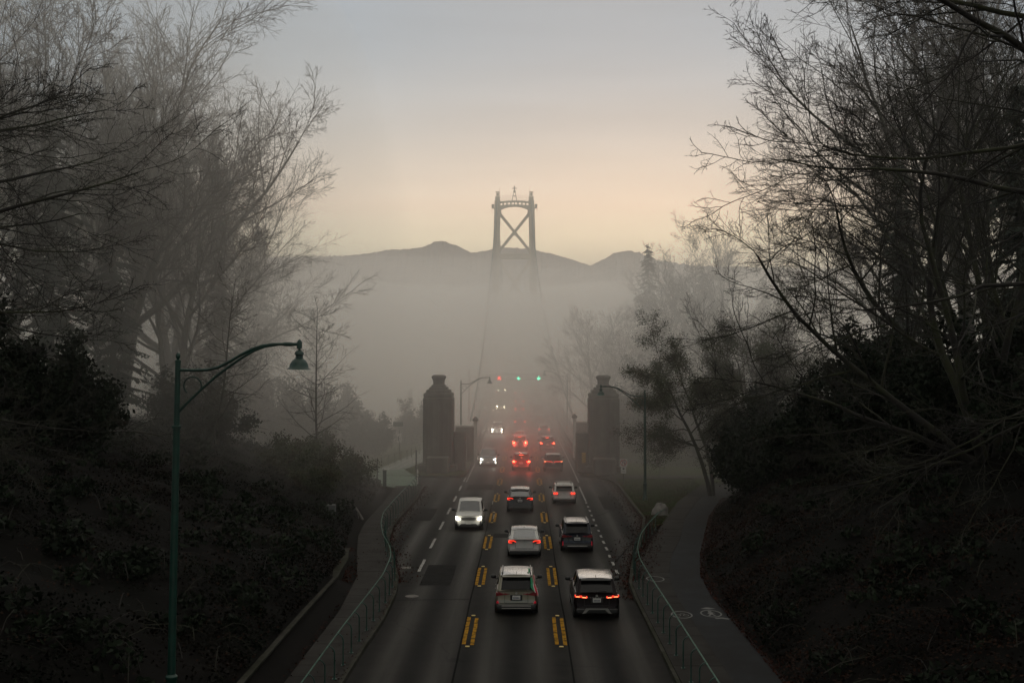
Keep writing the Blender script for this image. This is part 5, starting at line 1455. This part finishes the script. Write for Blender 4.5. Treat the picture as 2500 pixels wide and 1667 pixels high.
    # front detail
    if front or detail > 1:
        yn = L; nz_ = T['nose']
        def front_poly(poly, m, d0=-.10, d1=.015, nm="head_light", both=True):
            for s in ((-1, 1) if both else (1,)):
                q = [(s * x, z) for x, z in poly]
                if s > 0: q = q[::-1]
                obj(nm, MB().prism_y(q, yn + d1, yn + d0), m, root)
        hm_ = lights[1] if front else M_CHROME
        if not front: front_poly([(hw * .55, nz_ - .18), (hw * .85, nz_ - .14), (hw * .84, nz_ - .02), (hw * .6, nz_ - .06)], M_CHROME, -.35, -.06)
        else:
            fk = lights[0]
            obj("grille", MB().box((0, yn - .02, nz_ - .16), (W * .50, .06, .17), bev=.02), M_TRIM, root)
            if detail > 1:
                for dz in (-.045, 0, .045): obj("grille_bar", MB().box((0, yn + .015, nz_ - .16 + dz), (W * .46, .012, .014)), M_CHROME, root)
            obj("lower_intake", MB().prism_y([(-W * .36, T['clr'] + .02), (W * .36, T['clr'] + .02), (W * .26, T['clr'] + .20), (-W * .26, T['clr'] + .20)], yn - .12, yn + .012), M_TRIM, root)
            if plate: obj("number_plate", MB().box((0, yn + .03, T['clr'] + .24), (.34, .02, .10)), M_PLATE, root)
            if fk == 'main':
                front_poly([(hw * .60, nz_ - .20), (hw * .78, nz_ - .24), (hw * .90, nz_ - .17), (hw * .90, nz_ - .02), (hw * .80, nz_ - .07), (hw * .74, nz_ - .17), (hw * .64, nz_ - .15)], hm_, -.22, .0)
                front_poly([(hw * .80, T['clr'] + .14), (hw * .85, T['clr'] + .14), (hw * .85, T['clr'] + .36), (hw * .80, T['clr'] + .36)], M_TRIM, -.22, -.02, "air_vent")
            elif fk == 'sharp':
                front_poly([(hw * .55, nz_ - .17), (hw * .82, nz_ - .20), (hw * .88, nz_ - .04)], hm_, -.2, .0)
                front_poly([(hw * .83, T['clr'] + .12), (hw * .88, T['clr'] + .12), (hw * .86, T['clr'] + .32), (hw * .81, T['clr'] + .32)], hm_, -.22, -.02, "fog_light")
            else:
                front_poly([(hw * .66, nz_ - .17), (hw * .88, nz_ - .19), (hw * .86, nz_ - .05), (hw * .74, nz_ - .06)], hm_, -.2, .0)
                front_poly([(hw * .66, T['clr'] + .16), (hw * .84, T['clr'] + .16), (hw * .84, T['clr'] + .23), (hw * .66, T['clr'] + .23)], hm_, -.22, -.0, "fog_light")
    if fin: obj("antenna_fin", MB().add([(-.02, yr1 + .25, roofz(yr1) + .05), (.02, yr1 + .25, roofz(yr1) + .05), (0, yr1 + .45, roofz(yr1 + .4) + .05), (0, yr1 + .22, roofz(yr1) + .16)], [(0, 1, 2), (0, 2, 3), (1, 3, 2), (0, 3, 1)]), M_TRIM, root)
    if rails:
        for s in (-1, 1):
            x = s * wt * .88; ya, yb_ = yr1 + .18, yf1 - .10
            obj("roof_rail", MB().tube([(x, ya, roofz(ya) + .05), (x, ya + .06, roofz(ya) + .11), (x, (ya + yb_) / 2, roofz((ya + yb_) / 2) + .12), (x, yb_ - .06, roofz(yb_) + .11), (x, yb_, roofz(yb_) + .05)], .022, 6), M_CHROME, root, 60)
            obj("rail_foot", MB().box((x, ya + .02, roofz(ya) + .07), (.05, .12, .08), bev=.02), M_TRIM, root)
    if rails == 'ribbed':
        for xx in (-.42, -.28, -.12, .12, .28, .42): obj("roof_rib", MB().tube([(xx, yr1 + .12, roofz(yr1) + .055), (xx, (yr1 + yf1) / 2, roofz((yr1 + yf1) / 2) + .058), (xx, yf1 - .1, roofz(yf1) + .055)], .009, 4), roof_mat or P, root)
    if crossbars:
        for y in (yr1 + .45, yr1 + 1.25):
            obj("roof_bar", MB().box((0, y, roofz(y) + .15), (wt * 1.75, .07, .03), bev=.012), M_CHROME, root)
            for s in (-1, 1): obj("bar_foot", MB().box((s * wt * .82, y, roofz(y) + .08), (.05, .08, .12), bev=.01), M_TRIM, root)
    if light_glow:
        for (lx_, ly_, lz_, e, colr, nm) in light_glow(T):
            ld = bpy.data.lights.new(nm, 'POINT'); ld.energy = e; ld.color = colr; ld.shadow_soft_size = .07
            lo_ = bpy.data.objects.new(nm, ld); COL.objects.link(lo_); lo_.parent = root; lo_.location = (lx_, ly_, lz_)
    return root
def brake_glow(e):
    return lambda T: [(s * T['W'] * .38, -.12, T['tail'] - .12, e, (1.0, .06, .03), "brake_lamp") for s in (-1, 1)] + [(0, T['rr'] * T['L'] - .45, T['H'] + .02, e * .35, (1.0, .10, .04), "brake_lamp")]
def head_glow(e, c=(1.0, .95, .78)):
    return lambda T: [(s * T['W'] * .36, T['L'] + .45, T['nose'] - .16, e, c, "head_lamp") for s in (-1, 1)]
def put(root, xoff, D, front=False):
    y = D; L = None
    slope = math.atan((road_z(y + 3) - road_z(y)) / 3.0)
    bend = -math.atan((road_x(y + 3) - road_x(y)) / 3.0)
    if front:                                      # nose towards the camera at distance D
        T_L = root["_L"]
        root.rotation_mode = 'XYZ'
        root.location = (xoff, y + T_L, road_z(y + T_L) + .018)
        root.rotation_euler = (-slope, 0, PI + bend)
    else:
        root.location = (xoff, y, road_z(y) + .018)
        root.rotation_euler = (slope, 0, bend)
    if "_L" in root: del root["_L"]
    return root
def car(kind, x, D, **kw):
    front = kw.get('front', False)
    r = build_car(kind, **kw); r["_L"] = TYPES[kind]['L']
    return put(r, x, D, front)
PS = paint("silver_beige", (0.17, 0.16, 0.125), .5, .30); PB = mat("paint_black", (0.008, 0.005, 0.006), .35, metal=.1, vary=.05, spec=.12); PW = paint("white", (0.42, 0.41, 0.385), 0, .30)
PN = paint("navy", (0.006, 0.009, 0.018), .2, .25); PD = paint("dark_grey", (0.010, 0.010, 0.0115), .3, .28); PG = paint("mid_grey", (0.09, 0.10, 0.11), .5, .30)
PR = paint("dark_red", (0.05, 0.010, 0.010), .2, .3); PV = paint("silver", (0.30, 0.30, 0.30), .6, .32)
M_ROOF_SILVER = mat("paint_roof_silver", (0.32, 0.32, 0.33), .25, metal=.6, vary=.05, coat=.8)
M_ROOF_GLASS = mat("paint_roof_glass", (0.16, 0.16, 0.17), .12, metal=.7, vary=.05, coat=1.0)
M_GLASS_L = mat("car_glass_pale", (0.05, 0.052, 0.056), .15, metal=.5, vary=.1, coat=1.0)
CT = "car"
c1 = car('suv', -.31, 48.8, label="olive silver sport utility with roof rails and a green white red flag on its side", cat="car", P=PS, lights=('wedge', 'off'), rails='ribbed', roof_mat=M_ROOF_SILVER, reflect=1, skid='double')
c2 = car('lux', 3.1, 48.0, label="black luxury sport utility with glowing stepped tail lights, closest in the outer lane", cat="car", P=PB, lights=('velar', 'on'), roof_mat=M_ROOF_GLASS, letters="RANGE ROVER", skid='vee')
c3 = car('sedan', .05, 63.2, label="white sedan with sloping glass rear and hooked red tail lights", cat="car", P=PW, lights=('c', 'on'), glass_grey=M_GLASS_L, roof_mat=M_GLASS_L, plate=False)
c4 = car('suv', 3.08, 65.0, label="navy sport utility with pale plate and upright bumper reflectors", cat="car", P=PN, lights=('wedge', 'off'), rails=True, roof_mat=M_ROOF_SILVER, reflect=2, skid='strip')
c5 = car('suv', -3.55, 73.4, label="white sport utility coming closest with its headlights on", cat="car", P=PW, lights=('main', M_HEAD), front=True, glass_grey=M_GLASS_L, group="oncoming vehicles with headlights on", light_glow=head_glow(4))
c6 = car('fast', -.25, 82.3, label="dark coupe-shaped utility with hooked red tail lights behind the white sedan's lane mates", cat="car", P=PD, lights=('c', 'on'), glass_grey=M_GLASS_L, roof_mat=M_ROOF_GLASS)
c6["label"] = "dark fastback car with hooked red tail lights directly ahead of the white sedan"
c7 = car('wagon', 3.13, 87.0, label="small white hatchback wagon with roof bars and oval tail lights", cat="car", P=PW, lights=('oval', 'on'), crossbars=True, plate=False)
c8 = car('suv', -.22, 113.7, label="dark sport utility braking hard with a strong red glow in the middle lane", cat="car", P=PR, lights=('std', 'brake'), third=True, rails=True, roof_mat=M_ROOF_SILVER, light_glow=brake_glow(70))
c9 = car('lux', 2.98, 112.9, label="dark utility with one thin red light bar dipping at its middle", cat="car", P=PD, lights=('bar', 'on'), roof_mat=M_ROOF_SILVER, skid='strip')
c10 = car('suv', -3.68, 118.0, label="grey sport utility with triangular headlights and upright fog lights, second oncoming", cat="car", P=PG, lights=('sharp', M_HEAD), front=True, rails=True, glass_grey=M_GLASS_L, group="oncoming vehicles with headlights on", light_glow=head_glow(12))
c11 = car('box', -.45, 139.5, label="boxy silver off-roader carrying a spare wheel, brake lights lit", cat="car", P=PV, lights=('vert', 'brake'), third=True, spare=True, plate=False, light_glow=brake_glow(90))
c12 = car('suv', 2.95, 139.5, label="grey sport utility braking next to the off-roader with the spare wheel", cat="car", P=PD, lights=('std', 'brake'), third=True, roof_mat=M_ROOF_SILVER, skid='strip', light_glow=brake_glow(22))
c13 = car('wagon', -.50, 155.0, label="white hatchback just ahead of the off-roader with the spare wheel", cat="car", P=PW, lights=('std', 'brake'), light_glow=brake_glow(25))
c14 = car('wagon', 3.05, 168.0, label="white hatchback glowing faintly before the dark cars on the bridge ramp", cat="car", P=PW, lights=('std', 'on'))
c15 = car('suv', -3.95, 168.0, label="oncoming car with bright lights lighting the fog at the stop line", cat="car", P=PG, lights=('twin', M_HEAD_FAR), front=True, group="oncoming vehicles with headlights on", light_glow=head_glow(90))
far = [('sedan', -.57, 182.0, False, PD, ('c', 'brake'), "dark sedan braking beyond the white hatchback in the middle lane", 7),
 ('wagon', 2.9, 188.0, False, PD, ('std', 'off'), "unlit dark wagon with silver roof on the ramp", 0),
 ('suv', -.75, 208.0, False, PV, ('std', 'brake'), "silver utility with red lamps right below the first green arrow", 6),
 ('suv', 2.75, 207.0, False, PN, ('std', 'off'), "dark utility below the second green arrow", 0),
 ('suv', -.80, 224.0, False, PD, ('std', 'brake'), "faint car with two red lamps past the lane signals", 5),
 ('suv', 2.6, 236.0, False, PD, ('std', 'on'), "pale roofed van shape in fog beyond the second green arrow", 0),
 ('sedan', -1.0, 243.0, False, PD, ('std', 'brake'), "car almost lost in fog, two dim red dots in the middle lane", 0),
 ('sedan', 2.0, 257.0, False, PD, ('std', 'brake'), "car almost lost in fog, two dim red dots in the outer lane", 0)]
for kd, x, D, fr, P_, lt, lab, ge in far:
    car(kd, x, D, label=lab, cat="car", P=P_, lights=lt, detail=1, plate=False, third=lt[1] == 'brake', roof_mat=M_ROOF_SILVER, light_glow=brake_glow(ge) if ge else None)
farf = [('suv', -4.35, 214.0, "oncoming car with yellowish upright lights below the red cross", 110), ('box', -4.95, 252.0, "oncoming truck shape with four small yellow lights past the gantry", 60),
 ('suv', -5.6, 317.0, "oncoming car seen only as two white dots above the red cross", 0), ('suv', -6.2, 338.0, "oncoming car seen as the second pair of white dots above the red cross", 0),
 ('suv', -6.7, 360.0, "oncoming car seen as the third pair of dots, under the bridge tower", 0), ('suv', -7.4, 387.0, "oncoming car seen as the farthest pair of dots in the fog", 0)]
for kd, x, D, lab, ge in farf:
    car(kd, x, D, label=lab, cat="car" if kd != 'box' else "truck", P=PG, lights=('twin', M_HEAD_FAR), front=True, detail=1, plate=False, group="oncoming vehicles with headlights on", light_glow=head_glow(ge, (1.0, .85, .5)) if ge else None)

# flag hanging from the window of the first car
def cloth(name, x0, x1, m, parent):
    V, F = [], []
    n = 14
    for i in range(n + 1):
        t = i / n
        for j in range(5):
            s = j / 4
            xx = x0 + (x1 - x0) * s
            q = max(0.0, xx) / .43
            V.append((.47 + .17 * t + q * (.20 + .10 * t) + .02 * math.sin(11 * t + 9 * xx), 1.40 - 1.42 * t + .10 * q + .03 * math.sin(8 * xx + 4 * t), 1.80 - .03 * t - .55 * t ** 2.2 - q * (.10 + .30 * t) + .018 * math.sin(14 * t + 6 * xx)))
            if i and j: a = i * 5 + j; F.append((a - 6, a - 5, a, a - 1))
    o = mesh_obj(name, V, F, m, parent, 80)
    return o
fl = empty("flag", (0, 0, 0)); tag(fl, "long green, white and red flag trailing from the silver sport utility's side window", "flag")
fl.location = c1.location; fl.rotation_euler = c1.rotation_euler
cloth("green_stripe", -.02, .20, M_FLAG_G, fl); cloth("white_stripe", .20, .26, M_FLAG_W, fl); cloth("red_stripe", .26, .40, M_FLAG_R, fl); cloth("white_hem", .40, .43, M_FLAG_W, fl)
obj("flag_pole", MB().tube([(.72, 1.15, 1.62), (.70, 1.05, 1.86)], .015, 5), M_FLAG_W, fl)

# ------------------------------------------------------------------ signs and small furniture
sg = empty("road_sign", (8.72, 99.0, .1)); tag(sg, "white square no turn sign with a red ring on a thin post", "road sign")
obj("post", MB().tube([(0, .03, 0), (0, .03, 2.35)], .035, 6), M_GREY_BOX, sg, 50)
bd = obj("board", MB().box((0, 0, 2.05), (.66, .03, .66), bev=.01), M_SIGN_W, sg)
mb = MB()
def annulus_xz(c, r, w_, y, n=28):
    V, F = [], []
    for k in range(n):
        a = 2 * PI * k / n
        for rr in (r, r - w_): V += [(c[0] + rr * math.cos(a), y, c[1] + rr * math.sin(a))]
        F.append((2 * k, 2 * k + 1, 2 * ((k + 1) % n) + 1, 2 * ((k + 1) % n)))
    return V, F
obj("ring", MB().add(*annulus_xz((0, 2.05), .28, .055, -.022)), M_SIGN_R, bd)
obj("slash", MB().box((0, -.026, 2.05), (.05, .006, .50), ry=-PI / 4), M_SIGN_R, bd)
obj("arrow", MB().tube([(-.09, -.02, 1.86), (-.09, -.02, 2.10), (-.03, -.02, 2.19), (.06, -.02, 2.19), (.11, -.02, 2.10), (.11, -.02, 1.98)], .022, 4), M_BLACK, bd)
obj("arrow_head", MB().prism_y([(.03, 1.99), (.11, 1.86), (.19, 1.99)], -.024, -.012), M_BLACK, bd)
b2 = obj("plate", MB().box((0, 0, 1.40), (.45, .03, .56), bev=.01), M_SIGN_W, sg)
obj("dot", MB().prism_y([(.09 * math.cos(a), 1.52 + .08 * math.sin(a)) for a in np.linspace(0, 2 * PI, 14, endpoint=False)], -.022, -.012), M_BLACK, b2)
obj("print_line", MB().box((0, -.019, 1.28), (.3, .006, .04)), M_GREY_BOX, b2)
ch = empty("hazard_marker", (5.85, 110.2, .18)); tag(ch, "narrow marker board with yellow and black slanted stripes at the road edge", "marker")
obj("post", MB().tube([(0, .03, 0), (0, .03, 1.5)], .03, 6), M_GREY_BOX, ch)
bd = obj("board", MB().box((0, 0, 1.45), (.38, .03, .98), bev=.01), M_SIGN_Y, ch)
for k in range(-1, 5):
    z = 1.02 + k * .23
    pl = [(-.19, z), (.19, z + .22), (.19, z + .33), (-.19, z + .11)]
    pl = [(x, min(max(zz, .97), 1.93)) for x, zz in pl]
    obj("black_stripe", MB().prism_y(pl, -.024, -.012), M_BLACK, bd)
ws_ = empty("white_sign", (13.8, 112.0, .1)); tag(ws_, "blank white square sign by the lawn footpath under the trees", "sign")
obj("post", MB().tube([(0, .03, 0), (0, .03, 3.2)], .035, 6), M_GREY_BOX, ws_); obj("board", MB().box((0, 0, 3.0), (.42, .03, .46), bev=.01), M_SIGN_W, ws_)
ps_ = empty("sign_post", (12.7, 106.0, .1)); tag(ps_, "thin post with a dull edge-on board beside the lawn footpath", "post")
obj("post", MB().tube([(0, 0, 0), (0, 0, 2.1)], .04, 6), M_GREY_BOX, ps_); obj("board", MB().box((-.1, 0, 1.5), (.3, .5, .9)), M_ROCK, ps_)
ns_ = empty("notice_sign", (9.9, 126, .1)); tag(ns_, "small pale notice beside the right-hand pylon", "sign"); ns_["label"] = "small pale notice with dark marks behind the pylon by the no turn sign"
obj("post", MB().tube([(0, .03, 0), (0, .03, 3.3)], .04, 6), M_GREY_BOX, ns_); bb = obj("board", MB().box((0, 0, 3.05), (.55, .03, .75)), M_SIGN_W, ns_)
for k in range(3): obj("dark_mark", MB().box((-.1 + .1 * k, -.02, 3.05 + .1 * (k % 2)), (.05, .006, .3)), M_BLACK, bb)
bt = empty("birch_tree", (9.6, 128, -.1)); tag(bt, "pale slim birch trunk standing behind the pylon by the no turn sign", "tree")
obj("trunk", MB().tube([(0, 0, 0), (-.05, 0, 2.6), (.05, 0, 5), (-.15, 0, 7.5), (-.3, 0, 9)], [.2, .26, .22, .16, .06], 8), M_PALE_STONE, bt, 60)
gs_ = empty("guide_sign", (-13.8, 126, 0)); tag(gs_, "pale guide sign with a green top near the foggy cycle path", "sign")
obj("post", MB().tube([(0, .03, 0), (0, .03, 3.4)], .05, 6), M_GREY_BOX, gs_); obj("board", MB().box((0, 0, 2.5), (.55, .03, .95)), M_SIGN_W, gs_); obj("top_board", MB().box((-.15, 0, 4.0), (1.1, .03, .5)), M_GREEN, gs_)
obj("dark_panel", MB().box((-.12, -.02, 2.4), (.12, .006, .5)), M_BLACK, gs_)
pb = empty("post_box", (-12.0, 98, .05)); tag(pb, "dark green cabinet with a pale slanted top beside the olive shrubs", "cabinet")
obj("body", MB().box((0, 0, .75), (.30, .32, 1.5), bev=.03), M_GREEN, pb); obj("top", MB().box((0, 0, 1.55), (.4, .42, .10), bev=.03, rx=-.2), M_PALE_STONE, pb); obj("plinth", MB().box((0, 0, .05), (.5, .5, .12), bev=.02), M_KERB, pb)
for x, y, h, nm, m_, lab in [(-12.9, 100, 2.4, "thin_pole", M_TRIM, "thin black pole next to the dark green cabinet"), (-9.45, 101.2, 1.3, "marker_post", M_SIGN_W, "short white marker post past the end of the handrail"),
                            (-10.1, 118, 3.0, "bollard", M_TRIM, "dark bollard post where the cycle path passes the stone pylon"), (-10.6, 112, 2.2, "bollard", M_TRIM, "shorter dark bollard in front of the stone pylon")]:
    o = obj(nm, MB().lathe([(.07 if h > 2 else .05, 0), (.06, h * .95), (.03, h), (0, h)], (0, 0, 0), 10), m_, None, 50); o.location = (x, y, .05); tag(o, lab, "post")
cb = obj("control_cabinet", MB().box((0, 0, .55), (.55, .45, 1.15), bev=.03), M_GREY_BOX); cb.location = (-11.9, 70, ground_z(-11.9, 70) - .05); tag(cb, "small grey cabinet sunk in the ivy above the retaining wall's end", "cabinet")
cb.location = (-12.3, 72.5, ground_z(-12.3, 72.5) - .1)
sb = empty("leaning_board", (-11.3, 78.0, ground_z(-11.3, 78.0) - .05)); tag(sb, "pale narrow board leaning at the ivy edge beside the sidewalk bend", "board")
obj("board", MB().box((0, 0, .45), (.10, .25, 1.0), ry=-.55, bev=.01), M_ROCK, sb); obj("dark_back", MB().box((-.22, .08, .35), (.25, .2, .7), ry=-.2), M_TRIM, sb)
# boulder
rngb = random.Random(3)
V, F = [], []
nu, nv = 14, 8
for j in range(nv + 1):
    ph = PI * j / nv * .5
    for i in range(nu):
        th = 2 * PI * i / nu; r = .55 * (1 + .18 * noise.noise(Vector((math.cos(th) * 1.3, math.sin(th) * 1.3, ph * 2))))
        V.append((r * 1.15 * math.cos(th) * math.cos(ph), r * math.sin(th) * math.cos(ph), r * 1.7 * math.sin(ph) * .95))
for j in range(nv):
    for i in range(nu): F.append((j * nu + i, j * nu + (i + 1) % nu, (j + 1) * nu + (i + 1) % nu, (j + 1) * nu + i))
bo = mesh_obj("boulder", V, F, M_ROCK, None, 60); bo.location = (9.7, 80.5, .05); tag(bo, "rounded grey boulder on the grass behind the end of the handrail", "boulder")
# railing of the foggy cycle path
fr_ = empty("path_railing", (-13.4, 118, .1)); tag(fr_, "dark picket railing along the pale foggy cycle path", "railing")
obj("top_rail", MB().tube([(-1.0, -3, 1.15), (.6, 8, 1.15), (1.6, 20, 1.15)], .03, 5), M_TRIM, fr_)
for k in range(9):
    y = -3 + k * 2.6; x = float(np.interp(y, [-3, 8, 20], [-1.0, .6, 1.6])); obj("picket", MB().tube([(x, y, 0), (x, y, 1.15)], .03, 5), M_TRIM, fr_)
# shallow litter of small scraps on the road shoulder
print("objects", len(bpy.data.objects), "tris", sum(sum(len(p.vertices) - 2 for p in me.polygons) if len(me.polygons) < 3000 else (len(me.loops) - 2 * len(me.polygons)) for me in bpy.data.meshes))
